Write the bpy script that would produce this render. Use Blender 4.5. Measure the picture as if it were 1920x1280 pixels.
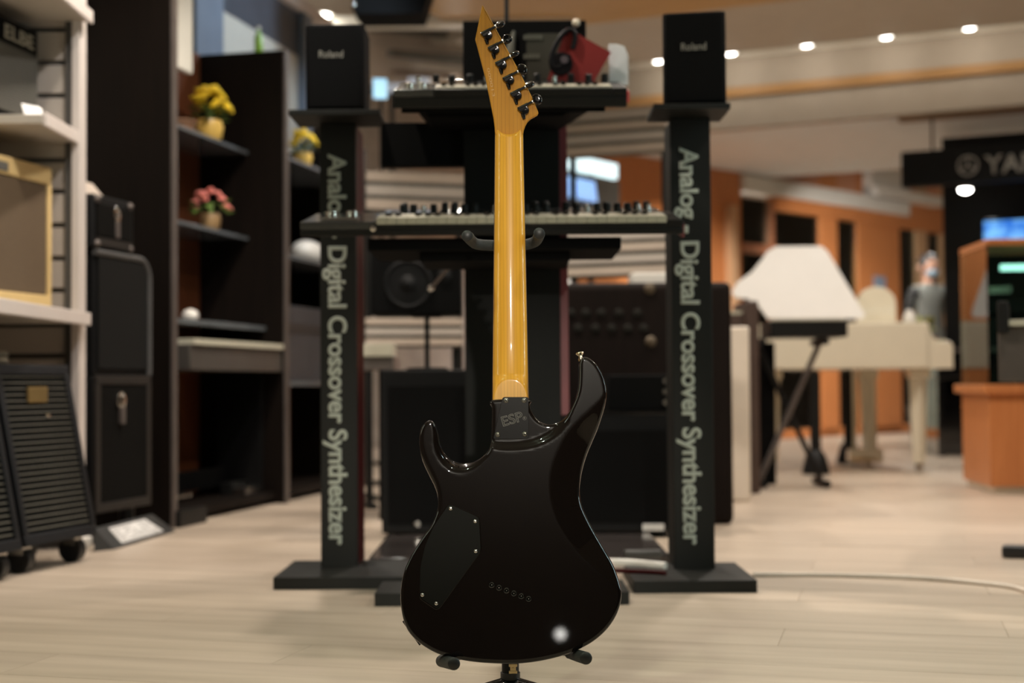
import bpy, bmesh, math, random
import numpy as np
from mathutils import Vector, Matrix, Euler
from mathutils.geometry import delaunay_2d_cdt

random.seed(7)
R = math.radians
S = bpy.context.scene
COL = S.collection
for o in list(bpy.data.objects):
    bpy.data.objects.remove(o)

# ------------------------------------------------------------------ camera
F = 2667.0                       # focal length in pixels of the 1920 wide frame (50 mm on 36 mm)
CAM = Vector((0, 0, 0.5))
RC = Euler((R(90 + 1.72), 0, 0)).to_matrix() @ Matrix.Rotation(R(-0.40), 3, 'Z')
cd = bpy.data.cameras.new('camera')
cam = bpy.data.objects.new('camera', cd)
COL.objects.link(cam)
cam.matrix_world = Matrix.Translation(CAM) @ RC.to_4x4()
cd.sensor_width = 36
cd.lens = F * 36 / 1920
cd.clip_start = 0.05
cd.clip_end = 100
cd.dof.use_dof = True
cd.dof.focus_distance = 2.16
cd.dof.aperture_fstop = 3.0
S.camera = cam

# ------------------------------------------------------------------ world, exposure
w = bpy.data.worlds.new('world')
S.world = w
w.use_nodes = True
w.node_tree.nodes['Background'].inputs[0].default_value = (0.9, 0.95, 1.0, 1)
w.node_tree.nodes['Background'].inputs[1].default_value = 0.02
S.view_settings.view_transform = 'Standard'
S.view_settings.look = 'None'
S.view_settings.exposure = 0.12
S.view_settings.gamma = 1.0
S.view_settings.use_curve_mapping = False
S.cycles.use_denoising = True
S.cycles.max_bounces = 8

U2 = Vector((0.91, -0.415))      # the far hall is turned against the camera
N2 = Vector((0.415, 0.91))
UANG = math.atan2(-0.415, 0.91)

def un(u, n, z=0.0):
    return Vector((U2.x * u + N2.x * n, U2.y * u + N2.y * n, z))

def spot(x, y, z, power, color=(1, 0.86, 0.70), size=120, blend=0.6, rad=0.05, aim=None):
    l = bpy.data.lights.new('shop_and_added_spot', 'SPOT')
    l.energy = power
    l.color = color
    l.spot_size = R(size)
    l.spot_blend = blend
    l.shadow_soft_size = rad
    o = bpy.data.objects.new('shop_and_added_spot', l)
    COL.objects.link(o)
    o.location = (x, y, z)
    if aim is not None:
        o.rotation_euler = (Vector(aim) - Vector((x, y, z))).to_track_quat('-Z', 'Y').to_euler()
    return o

WARM = (1, 0.885, 0.765)
NEUT = (1, 0.95, 0.88)
GREEN = (0.82, 1.0, 0.72)
COOL = (0.72, 0.86, 1.0)
# shop ceiling lamps: two over the foreground, rows over the aisle and over the hall
spot(-0.80, 1.05, 2.66, 46, GREEN, 100, 0.5)
spot(0.75, 0.95, 2.66, 36, (0.95, 1.0, 0.78), 100, 0.5)
# unseen strip lights added on both sides for the guitar's edge highlights
def edge_light(loc, aim, L, power, color):
    l = bpy.data.lights.new('edge_light', 'AREA'); l.shape = 'RECTANGLE'; l.size = 0.05; l.size_y = L; l.energy = power; l.color = color
    o = bpy.data.objects.new('edge_light', l); COL.objects.link(o); o.location = loc
    o.rotation_euler = (Vector(aim) - Vector(loc)).to_track_quat('-Z', 'Y').to_euler()
edge_light((2.1, 2.35, 1.35), (0.05, 2.2, 0.6), 1.5, 16, (0.78, 1.0, 0.97))
edge_light((-2.0, 1.6, 1.5), (-0.05, 2.2, 0.6), 1.2, 6, (0.92, 1.0, 0.78))
for x, y in ((-1.2, -1.6), (1.3, -1.8), (-1.4, -4.0), (1.6, -4.4)):  # unseen rear spots added for bounce off ceiling and back wall
    spot(x, y, 2.66, 60, NEUT, 120)
for x, y, p, c in ((-0.60, 4.5, 140, WARM), (0.9, 4.7, 88, WARM), (2.3, 4.6, 62, WARM), (0.2, 6.6, 82, WARM),
                   (1.6, 6.9, 95, NEUT), (3.0, 6.6, 72, WARM), (-0.70, 3.1, 72, WARM), (1.6, 3.1, 62, WARM), (3.0, 8.1, 70, NEUT),
                   (-1.0, 7.9, 60, NEUT)):
    spot(x, y, 2.66, p, c, 130)
# unseen spots added: cool daylight on the upper wall, wash on the showroom front
spot(-0.25, 6.4, 2.42, 42, COOL, 100, 0.6, 0.1, (-1.2, 6.6, 2.05))
spot(1.3, 10.5, 2.10, 105, NEUT, 80, 0.8, 0.05, (1.5, 11.8, 0.8))
spot(2.7, 11.0, 2.10, 215, NEUT, 80, 0.8, 0.05, (3.3, 13.4, 0.8))
# lamp that washes the shop rack and the flowers in the display cabinet
spot(-0.2, 3.0, 2.66, 85, (1, 0.95, 0.92), 70, 0.5, 0.05, (-1.6, 4.2, 1.0))
spot(-0.3, 5.2, 2.6, 40, NEUT, 60, 0.6, 0.05, (-1.25, 5.9, 1.2))
# unseen spotlight added near the ceiling behind the photographer to brighten the guitar neck
spot(0.27, -3.45, 2.52, 740, (1, 0.93, 0.80), 10.5, 1.0, 0.035, (0.0, 2.18, 0.66))
# glass showroom interior lamps
for x, y in ((1.2, 12.6), (2.6, 14.2), (4.4, 16.0)):
    spot(x, y, 2.2, 220, (1, 0.95, 0.9), 150)
# unseen spots added under the soffit to light the showroom and the black wall
for x, y, p in ((1.7, 10.4, 40), (2.9, 10.9, 50), (3.9, 12.2, 60)):
    spot(x, y, 2.25, p, NEUT, 150)
# ------------------------------------------------------------------ helpers
def ray(px, py):
    return RC @ Vector(((px - 960) / F, -(py - 640) / F, -1))

def at(px, py, Y):
    d = ray(px, py)
    return CAM + d * (Y / d.y)

def fl(px, py, z=0.0):
    d = ray(px, py)
    return CAM + d * ((z - CAM.z) / d.z)

def rect(x0, y0, x1, y1, Y):
    a, b = at(x0, y1, Y), at(x1, y0, Y)
    return a.x, b.x, a.z, b.z

MATS = {}
def mat(name, col, rough=0.5, metal=0.0, coat=0.0, emit=None, estr=0.0, var=0.12, scale=9.0, bump=0.0, bscale=200, spec=0.5, trans=0.0, coat_rough=0.03, stretch=None):
    if name in MATS:
        return MATS[name]
    m = bpy.data.materials.new(name)
    m.use_nodes = True
    nt = m.node_tree
    b = nt.nodes['Principled BSDF']
    tc = nt.nodes.new('ShaderNodeTexCoord')
    mp = nt.nodes.new('ShaderNodeMapping')
    if stretch:
        mp.inputs['Scale'].default_value = stretch
    nt.links.new(tc.outputs['Object'], mp.inputs[0])
    nz = nt.nodes.new('ShaderNodeTexNoise')
    nz.inputs['Scale'].default_value = scale
    nz.inputs['Detail'].default_value = 4
    nt.links.new(mp.outputs[0], nz.inputs[0])
    cr = nt.nodes.new('ShaderNodeValToRGB')
    cr.color_ramp.elements[0].position = 0.3
    cr.color_ramp.elements[1].position = 0.7
    cr.color_ramp.elements[0].color = tuple(max(0, c * (1 - var)) for c in col) + (1,)
    cr.color_ramp.elements[1].color = tuple(min(1, c * (1 + var)) for c in col) + (1,)
    nt.links.new(nz.outputs[0], cr.inputs[0])
    nt.links.new(cr.outputs[0], b.inputs['Base Color'])
    b.inputs['Roughness'].default_value = rough
    b.inputs['Metallic'].default_value = metal
    b.inputs['Specular IOR Level'].default_value = spec
    b.inputs['Coat Weight'].default_value = coat
    b.inputs['Coat Roughness'].default_value = coat_rough
    b.inputs['Transmission Weight'].default_value = trans
    if emit:
        b.inputs['Emission Color'].default_value = tuple(emit) + (1,)
        b.inputs['Emission Strength'].default_value = estr
    if bump:
        n2 = nt.nodes.new('ShaderNodeTexNoise')
        n2.inputs['Scale'].default_value = bscale
        nt.links.new(tc.outputs['Object'], n2.inputs[0])
        bp = nt.nodes.new('ShaderNodeBump')
        bp.inputs['Strength'].default_value = bump
        bp.inputs['Distance'].default_value = 0.002
        nt.links.new(n2.outputs[0], bp.inputs['Height'])
        nt.links.new(bp.outputs[0], b.inputs['Normal'])
    MATS[name] = m
    return m

def wood(name, c0, c1, rough=0.4, coat=0.0, stretch=(30, 30, 1.5), scale=2.0, lines=0.0, dark=(0.1, 0.05, 0.02), lscale=30, spec=0.35):
    """wood with grain stretched along one object axis"""
    if name in MATS:
        return MATS[name]
    m = bpy.data.materials.new(name)
    m.use_nodes = True
    nt = m.node_tree
    b = nt.nodes['Principled BSDF']
    tc = nt.nodes.new('ShaderNodeTexCoord')
    mp = nt.nodes.new('ShaderNodeMapping')
    mp.inputs['Scale'].default_value = stretch
    nt.links.new(tc.outputs['Object'], mp.inputs[0])
    nz = nt.nodes.new('ShaderNodeTexNoise')
    nz.inputs['Scale'].default_value = scale
    nz.inputs['Detail'].default_value = 6
    nz.inputs['Roughness'].default_value = 0.6
    nt.links.new(mp.outputs[0], nz.inputs[0])
    cr = nt.nodes.new('ShaderNodeValToRGB')
    cr.color_ramp.elements[0].position = 0.3
    cr.color_ramp.elements[1].position = 0.72
    cr.color_ramp.elements[0].color = tuple(c0) + (1,)
    cr.color_ramp.elements[1].color = tuple(c1) + (1,)
    nt.links.new(nz.outputs[0], cr.inputs[0])
    out = cr.outputs[0]
    if lines:
        wv = nt.nodes.new('ShaderNodeTexWave')
        wv.inputs['Scale'].default_value = lscale
        wv.inputs['Distortion'].default_value = 1.2
        wv.inputs['Detail'].default_value = 2
        wv.inputs['Detail Scale'].default_value = 0.6
        mp2 = nt.nodes.new('ShaderNodeMapping')
        mp2.inputs['Scale'].default_value = (1, 0.2, 0.05)
        nt.links.new(tc.outputs['Object'], mp2.inputs[0])
        nt.links.new(mp2.outputs[0], wv.inputs[0])
        r2 = nt.nodes.new('ShaderNodeValToRGB')
        r2.color_ramp.elements[0].position = 0.0
        r2.color_ramp.elements[0].color = (lines, lines, lines, 1)
        r2.color_ramp.elements[1].position = 0.05
        r2.color_ramp.elements[1].color = (0, 0, 0, 1)
        nt.links.new(wv.outputs[0], r2.inputs[0])
        mx = nt.nodes.new('ShaderNodeMixRGB')
        nt.links.new(r2.outputs[0], mx.inputs[0])
        nt.links.new(out, mx.inputs[1])
        mx.inputs[2].default_value = tuple(dark) + (1,)
        out = mx.outputs[0]
    nt.links.new(out, b.inputs['Base Color'])
    b.inputs['Specular IOR Level'].default_value = spec
    b.inputs['Roughness'].default_value = rough
    b.inputs['Coat Weight'].default_value = coat
    b.inputs['Coat Roughness'].default_value = 0.05
    MATS[name] = m
    return m

def glassmat(name, col=(0.85, 0.95, 0.92)):
    if name in MATS:
        return MATS[name]
    m = bpy.data.materials.new(name)
    m.use_nodes = True
    nt = m.node_tree
    nt.nodes.clear()
    out = nt.nodes.new('ShaderNodeOutputMaterial')
    t = nt.nodes.new('ShaderNodeBsdfTransparent')
    t.inputs[0].default_value = tuple(col) + (1,)
    g = nt.nodes.new('ShaderNodeBsdfGlossy')
    g.inputs['Roughness'].default_value = 0.02
    fr = nt.nodes.new('ShaderNodeFresnel')
    fr.inputs[0].default_value = 1.5
    mx = nt.nodes.new('ShaderNodeMixShader')
    nt.links.new(fr.outputs[0], mx.inputs[0])
    nt.links.new(t.outputs[0], mx.inputs[1])
    nt.links.new(g.outputs[0], mx.inputs[2])
    nt.links.new(mx.outputs[0], out.inputs[0])
    MATS[name] = m
    return m

class MB:
    def __init__(s):
        s.bm = bmesh.new()
        s.flat = s.bm.faces.layers.int.new('flat_face')
    def _add(s, verts, faces, M=None):
        vs = [s.bm.verts.new(M @ Vector(v) if M else Vector(v)) for v in verts]
        out = []
        for f in faces:
            try:
                out.append(s.bm.faces.new([vs[i] for i in f]))
            except ValueError:
                pass
        return vs, out
    def _bevel(s, fs, es, bev, seg):
        ns = [f.normal.copy() for f in fs]
        before = set(s.bm.faces) - set(fs)
        bmesh.ops.bevel(s.bm, geom=es, offset=bev, segments=seg, affect='EDGES', profile=0.6)
        for f in s.bm.faces:
            if f not in before:
                f.normal_update()
                if any(abs(f.normal.dot(n)) > 0.9995 for n in ns):
                    f[s.flat] = 1
    def box(s, x0, x1, y0, y1, z0, z1, bev=0.0, M=None, seg=2):
        v = [(x0, y0, z0), (x1, y0, z0), (x1, y1, z0), (x0, y1, z0), (x0, y0, z1), (x1, y0, z1), (x1, y1, z1), (x0, y1, z1)]
        f = [(0, 3, 2, 1), (4, 5, 6, 7), (0, 1, 5, 4), (1, 2, 6, 5), (2, 3, 7, 6), (3, 0, 4, 7)]
        vs, fs = s._add(v, f, M)
        if bev > 0:
            es = list({e for fc in fs for e in fc.edges})
            [f.normal_update() for f in fs]; s._bevel(fs, es, bev, seg)
        return s
    def prism(s, poly, a, b, M=None, bev=0.0, seg=2):
        """poly in (x, z); extruded along y from a to b"""
        n = len(poly)
        v = [(p[0], a, p[1]) for p in poly] + [(p[0], b, p[1]) for p in poly]
        f = [tuple(range(n)), tuple(range(2 * n - 1, n - 1, -1))] + [((i + 1) % n, i, n + i, n + (i + 1) % n) for i in range(n)]
        vs, fs = s._add(v, f, M)
        bmesh.ops.recalc_face_normals(s.bm, faces=fs)
        if bev > 0:
            es = list({e for fc in fs[:2] for e in fc.edges})
            [f.normal_update() for f in fs]; s._bevel(fs, es, bev, seg)
        return s
    def tube(s, pts, r, n=12, caps=True, M=None):
        pts = [Vector(p) for p in pts]
        rs = r if isinstance(r, (list, tuple)) else [r] * len(pts)
        rings = []
        t0 = (pts[1] - pts[0]).normalized()
        ref = Vector((0, 0, 1)) if abs(t0.z) < 0.9 else Vector((1, 0, 0))
        a = t0.cross(ref).normalized()
        for i, p in enumerate(pts):
            if i == 0: t = t0
            elif i == len(pts) - 1: t = (pts[i] - pts[i - 1]).normalized()
            else: t = (pts[i + 1] - pts[i - 1]).normalized()
            a = (a - t * a.dot(t)).normalized()
            b = t.cross(a)
            rings.append([p + (a * math.cos(2 * math.pi * k / n) + b * math.sin(2 * math.pi * k / n)) * rs[i] for k in range(n)])
        v = [q for rg in rings for q in rg]
        f = []
        for i in range(len(pts) - 1):
            for k in range(n):
                f.append((i * n + k, i * n + (k + 1) % n, (i + 1) * n + (k + 1) % n, (i + 1) * n + k))
        if caps:
            f.append(tuple(range(n - 1, -1, -1)))
            f.append(tuple((len(pts) - 1) * n + k for k in range(n)))
        vs, fs = s._add(v, f, M)
        return s
    def lathe(s, prof, n=20, M=None):
        """profile of (radius, height) about the z axis"""
        v, f = [], []
        for r, h in prof:
            for k in range(n):
                v.append((r * math.cos(2 * math.pi * k / n), r * math.sin(2 * math.pi * k / n), h))
        for i in range(len(prof) - 1):
            for k in range(n):
                f.append((i * n + k, i * n + (k + 1) % n, (i + 1) * n + (k + 1) % n, (i + 1) * n + k))
        f.append(tuple(range(n - 1, -1, -1)))
        f.append(tuple((len(prof) - 1) * n + k for k in range(n)))
        s._add(v, f, M)
        return s
    def ball(s, c, r, sub=2, sc=(1, 1, 1), M=None):
        mm = Matrix.Translation(Vector(c)) @ Matrix.Diagonal((r * sc[0], r * sc[1], r * sc[2], 1))
        if M: mm = M @ mm
        bmesh.ops.create_icosphere(s.bm, subdivisions=sub, radius=1, matrix=mm)
        return s
    def torus(s, R0, r, n=32, m=10, M=None):
        v, f = [], []
        for i in range(n):
            a = 2 * math.pi * i / n
            for j in range(m):
                b = 2 * math.pi * j / m
                v.append(((R0 + r * math.cos(b)) * math.cos(a), (R0 + r * math.cos(b)) * math.sin(a), r * math.sin(b)))
        for i in range(n):
            for j in range(m):
                f.append((i * m + j, ((i + 1) % n) * m + j, ((i + 1) % n) * m + (j + 1) % m, i * m + (j + 1) % m))
        s._add(v, f, M)
        return s
    def quad(s, a, b, c, d, th=0.0, M=None):
        """a board through four corners with thickness away from its normal"""
        a, b, c, d = (Vector(p) for p in (a, b, c, d))
        nn = (b - a).cross(d - a).normalized() * th
        v = [a, b, c, d, a - nn, b - nn, c - nn, d - nn]
        f = [(0, 1, 2, 3), (7, 6, 5, 4), (1, 0, 4, 5), (2, 1, 5, 6), (3, 2, 6, 7), (0, 3, 7, 4)]
        s._add(v, f, M)
        return s
    def mesh(s, name, m, smooth=True, angle=38):
        me = bpy.data.meshes.new(name)
        bmesh.ops.recalc_face_normals(s.bm, faces=s.bm.faces)
        tags = [f[s.flat] == 1 for f in s.bm.faces]
        s.bm.to_mesh(me)
        s.bm.free()
        if m: me.materials.append(m)
        if smooth:
            me.shade_smooth()
            me.set_sharp_from_angle(angle=R(angle))
            if any(tags):
                me.polygons.foreach_set('use_smooth', [not t_ for t_ in tags])
        return me
    def build(s, name, m, parent=None, **k):
        return link(name, s.mesh(name, m, **k), parent)

def link(name, me, parent=None, loc=None, rot=None, label=None):
    o = bpy.data.objects.new(name, me)
    COL.objects.link(o)
    if parent: o.parent = parent
    if loc is not None: o.location = loc
    if rot is not None: o.rotation_euler = rot
    if label: o['label'] = label
    return o

def thing(name, label, cat, loc=(0, 0, 0), rz=0.0, group=None, rot=None):
    o = bpy.data.objects.new(name, None)
    COL.objects.link(o)
    o.empty_display_size = 0.05
    o.location = loc
    o.rotation_euler = rot if rot is not None else (0, 0, rz)
    o['label'] = label
    o['category'] = cat
    if group: o['group'] = group
    return o

def tag(o, label, cat, group=None):
    o['label'] = label
    o['category'] = cat
    if group: o['group'] = group
    return o

def struct(o):
    o['kind'] = 'structure'
    return o

def B(name, m, x0, x1, y0, y1, z0, z1, parent=None, bev=0.0, seg=2):
    return MB().box(x0, x1, y0, y1, z0, z1, bev, None, seg).build(name, m, parent)

def textmesh(body, length, m, bold=0.0, ext=0.0008, outline=0.0, height=None, spacing=1.0):
    """flat lettering in the xy plane, starting at x = 0, scaled to a length"""
    cu = bpy.data.curves.new('lettering', 'FONT')
    cu.body = body
    cu.size = 1
    cu.space_character = spacing
    if outline:
        cu.fill_mode = 'NONE'
        cu.bevel_depth = outline
        cu.bevel_resolution = 1
    else:
        cu.extrude = 0.01
        cu.bevel_depth = bold
        cu.bevel_resolution = 0
    o = bpy.data.objects.new('lettering', cu)
    COL.objects.link(o)
    bpy.context.view_layer.update()
    dg = bpy.context.evaluated_depsgraph_get()
    me = bpy.data.meshes.new_from_object(o.evaluated_get(dg))
    bpy.data.objects.remove(o)
    co = np.empty(len(me.vertices) * 3)
    me.vertices.foreach_get('co', co)
    co = co.reshape(-1, 3)
    x0, x1 = co[:, 0].min(), co[:, 0].max()
    k = length / (x1 - x0)
    ky = k
    if height:
        y0, y1 = co[:, 1].min(), co[:, 1].max()
        ky = height / (y1 - y0)
    co[:, 0] = (co[:, 0] - x0) * k
    co[:, 1] *= ky
    if outline:
        co[:, 2] *= k
    else:
        co[:, 2] *= ext / (0.01 + bold)
    me.vertices.foreach_set('co', co.reshape(-1))
    me.materials.clear()
    me.materials.append(m)
    me.name = 'lettering'
    return me

FACE = Matrix(((1, 0, 0, 0), (0, 0, -1, 0), (0, 1, 0, 0), (0, 0, 0, 1)))      # text xy -> faces -y
DOWN = Matrix(((0, 1, 0, 0), (0, 0, -1, 0), (-1, 0, 0, 0), (0, 0, 0, 1)))     # text reading downwards, facing -y

def lettering(me, parent, M):
    me.transform(M)
    return link('lettering', me, parent)

# ------------------------------------------------------------------ materials
black = mat('black_paint', (0.006, 0.006, 0.0055), 0.5, spec=0.3)
blackgloss = mat('black_gloss', (0.006, 0.006, 0.006), 0.08, coat=0.6)
blackmatt = mat('black_matt', (0.003, 0.003, 0.003), 0.85, spec=0.12)
standblack = mat('stand_black', (0.007, 0.0075, 0.006), 0.55, spec=0.3)
tolex = mat('tolex', (0.004, 0.0042, 0.0045), 0.6, bump=0.3, bscale=900, spec=0.2)
grille = mat('grille_cloth', (0.0035, 0.0032, 0.0026), 0.85, bump=0.5, bscale=700, spec=0.08)
redpaint = mat('red_paint', (0.040, 0.0012, 0.0018), 0.5, spec=0.1)
pinkpaint = mat('red_edge', (0.19, 0.045, 0.05), 0.4)
printgrey = mat('print_grey', (0.42, 0.45, 0.385), 0.6)
white = mat('white_plastic', (0.75, 0.72, 0.66), 0.35, var=0.03)
whitekey = mat('white_key', (0.50, 0.48, 0.38), 0.3, var=0.03)
steel = mat('steel', (0.62, 0.60, 0.56), 0.22, 1.0)
chrome = mat('chrome', (0.8, 0.8, 0.78), 0.08, 1.0)
greytrim = mat('grey_trim', (0.13, 0.11, 0.10), 0.4, 0.4)
darkwood = wood('dark_wood', (0.0042, 0.0028, 0.0020), (0.008, 0.005, 0.0036), 0.6, spec=0.1)
redwood = wood('red_wood', (0.08, 0.025, 0.010), (0.13, 0.042, 0.016), 0.4)
orangewood = wood('orange_wood', (0.48, 0.17, 0.055), (0.60, 0.23, 0.08), 0.35)
brownpanel = wood('brown_panel', (0.006, 0.0034, 0.0025), (0.010, 0.0056, 0.004), 0.6, spec=0.12)
slatgrey = mat('slat_grey', (0.44, 0.39, 0.34), 0.6, var=0.03)
groovegrey = mat('groove_grey', (0.07, 0.065, 0.06), 0.6, var=0.03)
shelfwhite = mat('shelf_white', (0.62, 0.56, 0.52), 0.4, var=0.03)
glass = glassmat('clear_glass')
greenglass = glassmat('green_glass', (0.55, 0.78, 0.70))
cream = mat('cream_wall', (0.62, 0.57, 0.49), 0.7, var=0.03)
tan = mat('tan_ceiling', (0.50, 0.44, 0.355), 0.7, var=0.03)
bluegrey = mat('blue_grey', (0.16, 0.20, 0.26), 0.5, var=0.05)
ivory = mat('ivory_lacquer', (0.74, 0.67, 0.52), 0.15, coat=0.5, var=0.02)
foam = mat('black_foam', (0.022, 0.024, 0.022), 0.75, bump=0.5, bscale=900)
smooth_rubber = mat('black_rubber', (0.012, 0.012, 0.012), 0.45)
cabpaper = mat('paper', (0.75, 0.75, 0.74), 0.7, var=0.02)

# ------------------------------------------------------------------ setting: floor
def floor_material():
    m = bpy.data.materials.new('laminate_floor')
    m.use_nodes = True
    nt = m.node_tree
    b = nt.nodes['Principled BSDF']
    tc = nt.nodes.new('ShaderNodeTexCoord')
    mp = nt.nodes.new('ShaderNodeMapping')
    mp.inputs['Rotation'].default_value = (0, 0, R(15))
    mp.inputs['Scale'].default_value = (0.7, 9, 1)
    nt.links.new(tc.outputs['Object'], mp.inputs[0])
    nz = nt.nodes.new('ShaderNodeTexNoise')
    nz.inputs['Scale'].default_value = 2.2
    nz.inputs['Detail'].default_value = 5
    nt.links.new(mp.outputs[0], nz.inputs[0])
    cr = nt.nodes.new('ShaderNodeValToRGB')
    cr.color_ramp.elements[0].position = 0.3
    cr.color_ramp.elements[1].position = 0.7
    cr.color_ramp.elements[0].color = (0.43, 0.350, 0.270, 1)
    cr.color_ramp.elements[1].color = (0.56, 0.465, 0.370, 1)
    nt.links.new(nz.outputs[0], cr.inputs[0])
    oi = nt.nodes.new('ShaderNodeObjectInfo')
    hv = nt.nodes.new('ShaderNodeHueSaturation')
    ma = nt.nodes.new('ShaderNodeMapRange')
    ma.inputs[3].default_value = 0.94
    ma.inputs[4].default_value = 1.06
    nt.links.new(oi.outputs['Random'], ma.inputs[0])
    nt.links.new(ma.outputs[0], hv.inputs['Value'])
    nt.links.new(cr.outputs[0], hv.inputs['Color'])
    nt.links.new(hv.outputs[0], b.inputs['Base Color'])
    b.inputs['Roughness'].default_value = 0.38
    b.inputs['Specular IOR Level'].default_value = 0.45
    return m
floormat = floor_material()
floor = struct(B('floor', floormat, -5, 9, -6, 20, -0.1, -0.002))
floor['label'] = 'pale oak laminate floor'
FA = R(-15)
Rf = Matrix.Rotation(FA, 3, 'Z')
PL, PW = 1.30, 0.19
pm = MB().box(-PL / 2 + 0.0005, PL / 2 - 0.0005, -PW / 2 + 0.0005, PW / 2 - 0.0005, -0.0018, 0.0, 0.0).mesh('plank', floormat)
kk = 0
for r_ in range(4, 36):
    for c_ in range(-5, 6):
        v = Rf @ Vector((c_ * PL + (r_ % 3) * 0.43, 0.95 + r_ * PW, 0))
        if 1.9 < v.y < 6.3 and abs(v.x) < 0.36 * v.y + 0.75 and v.x > -1.75 - 0:
            p = link('plank', pm, floor, v, (0, 0, FA))
            kk += 1

# ------------------------------------------------------------------ setting: walls
darkwall = mat('dark_back_wall', (0.20, 0.155, 0.13), 0.8)
added_dark = mat('added_wall_paint', (0.02, 0.018, 0.017), 0.8)
struct(B('wall_back', darkwall, -5, 9, -6.1, -6, 0, 3.2))
struct(B('wall_right', cream, 8.9, 9.0, -6, 20, 0, 3.2))
struct(B('wall_added_dark', added_dark, 2.9, 3.0, -6, 4.4, 0, 2.9))  # unseen dark wall added to darken reflections on the guitar contour
struct(B('wall_far', cream, -5, 9, 19.9, 20, 0, 3.2))
struct(B('wall_near_left', darkwall, -2.7, -2.6, -6, 4.5, 0, 3.2))

# slanted line of the display cabinets: local x runs along the fronts, local y into the cabinets
CA = R(77.1)
CO = Vector((-1.21, 5.03, 0))
MC = Matrix.Translation(CO) @ Matrix.Rotation(CA, 4, 'Z')
def cab(lx, ly, lz=0.0):
    return MC @ Vector((lx, ly, lz))

wl = bpy.data.objects.new('wall_left', MB().box(-1.2, 2.35, 0.44, 0.54, 0, 2.23).mesh('wall_left', mat('left_wall_cream', (0.52, 0.50, 0.44), 0.7, var=0.03)))
COL.objects.link(wl); wl.matrix_world = MC; struct(wl)
link('pilaster', MB().box(1.10, 1.38, 0.42, 0.44, 1.0, 2.60).mesh('pilaster', bluegrey), wl)
link('upper_band', MB().box(-1.2, 2.35, 0.44, 0.54, 2.23, 2.46).mesh('upper_band', mat('dark_blue_band', (0.055, 0.065, 0.085), 0.5)), wl)
link('white_cornice', MB().box(-1.2, 2.80, 0.40, 0.54, 2.46, 2.52, 0.004).mesh('white_cornice', shelfwhite), wl)
link('end_pillar', MB().box(2.35, 2.47, 0.40, 0.56, 0, 2.46, 0.01).mesh('end_pillar', bluegrey), wl)
link('header_board', MB().box(0.045, 0.39, 0.10, 0.125, 1.70, 2.30, 0.002).mesh('header_board', MATS['left_wall_cream']), wl)

# ------------------------------------------------------------------ setting: ceiling
goldwood = wood('gold_wood', (0.46, 0.28, 0.11), (0.56, 0.35, 0.15), 0.5, stretch=(1.5, 30, 30))
ceil = struct(B('ceiling', cream, -5, 9, -6, 20, 2.9, 3.0))
MU = Matrix.Rotation(UANG, 4, 'Z')
def ubox(name, m, u0, u1, n0, n1, z0, z1, parent=ceil, bev=0.0):
    o = link(name, MB().box(u0, u1, n0, n1, z0, z1, bev).mesh(name, m), parent)
    o.rotation_euler = (0, 0, UANG)
    return o
ubox('wood_panel', goldwood, -3.9, 4.0, 5.6, 8.08, 2.70, 2.76)
ubox('ceiling_panel', tan, -4.4, 4.0, 8.08, 9.22, 2.70, 2.76)
covewhite = mat('cove_white', (0.80, 0.77, 0.68), 0.5, var=0.02)
ubox('cove_back', covewhite, -4.4, 4.0, 9.22, 9.78, 2.80, 2.86)
ubox('cove_side', covewhite, -4.4, 4.0, 9.20, 9.22, 2.70, 2.86)
ubox('fascia', mat('fascia_tan', (0.36, 0.30, 0.24), 0.7, var=0.03), -4.4, 4.0, 9.78, 9.88, 2.30, 2.86)
ubox('fascia_trim', wood('trim_wood', (0.34, 0.18, 0.07), (0.42, 0.23, 0.09), 0.5, stretch=(1.5, 30, 30)), -4.4, 2.2, 9.755, 9.78, 2.52, 2.585)
ubox('soffit', mat('soffit_grey', (0.70, 0.74, 0.75), 0.6, var=0.03), -4.4, 5.0, 9.88, 12.3, 2.30, 2.36)
ubox('soffit_trim', wood('trim_dark', (0.20, 0.13, 0.08), (0.26, 0.17, 0.10), 0.5, stretch=(1.5, 30, 30)), -1.6, 4.0, 9.86, 10.0, 2.28, 2.30)

lampemit = mat('lamp_emission', (1, 0.97, 0.9), 0.5, emit=(1, 0.97, 0.90), estr=18)
def ceiling_lamp(p, label, power=1.1, group='recessed lamps of the ceiling cove', r=0.055):
    t = thing('recessed_lamp', label, 'lamp', p, group=group)
    MB().lathe([(r + 0.014, 0.0), (r + 0.014, -0.02), (r, -0.022), (r, 0.0)], 20).build('bezel', covewhite, t)
    MB().ball((0, 0, -0.018), r * 0.95, 2, (1, 1, 0.55)).build('bulb', lampemit, t)
    l = bpy.data.lights.new('lamp_light', 'POINT'); l.energy = power; l.color = (1, 0.93, 0.80); l.shadow_soft_size = 0.05
    lo = bpy.data.objects.new('lamp_light', l); COL.objects.link(lo); lo.parent = t; lo.location = (0, 0, -0.10)
    return t
ords = ['first', 'second', 'third', 'fourth', 'fifth', 'sixth']
for i, k in enumerate((-2, -1, 0, 1, 2)):
    ceiling_lamp(un(-2.13 + k * 0.525, 9.48, 2.80), 'glowing round lamp in the white ceiling cove, %s lamp counting from the black loudspeaker' % ords[i])
ceiling_lamp(un(-2.13 + 3 * 0.525, 9.48, 2.80), 'glowing round lamp of the ceiling cove past the frame edge')

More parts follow.
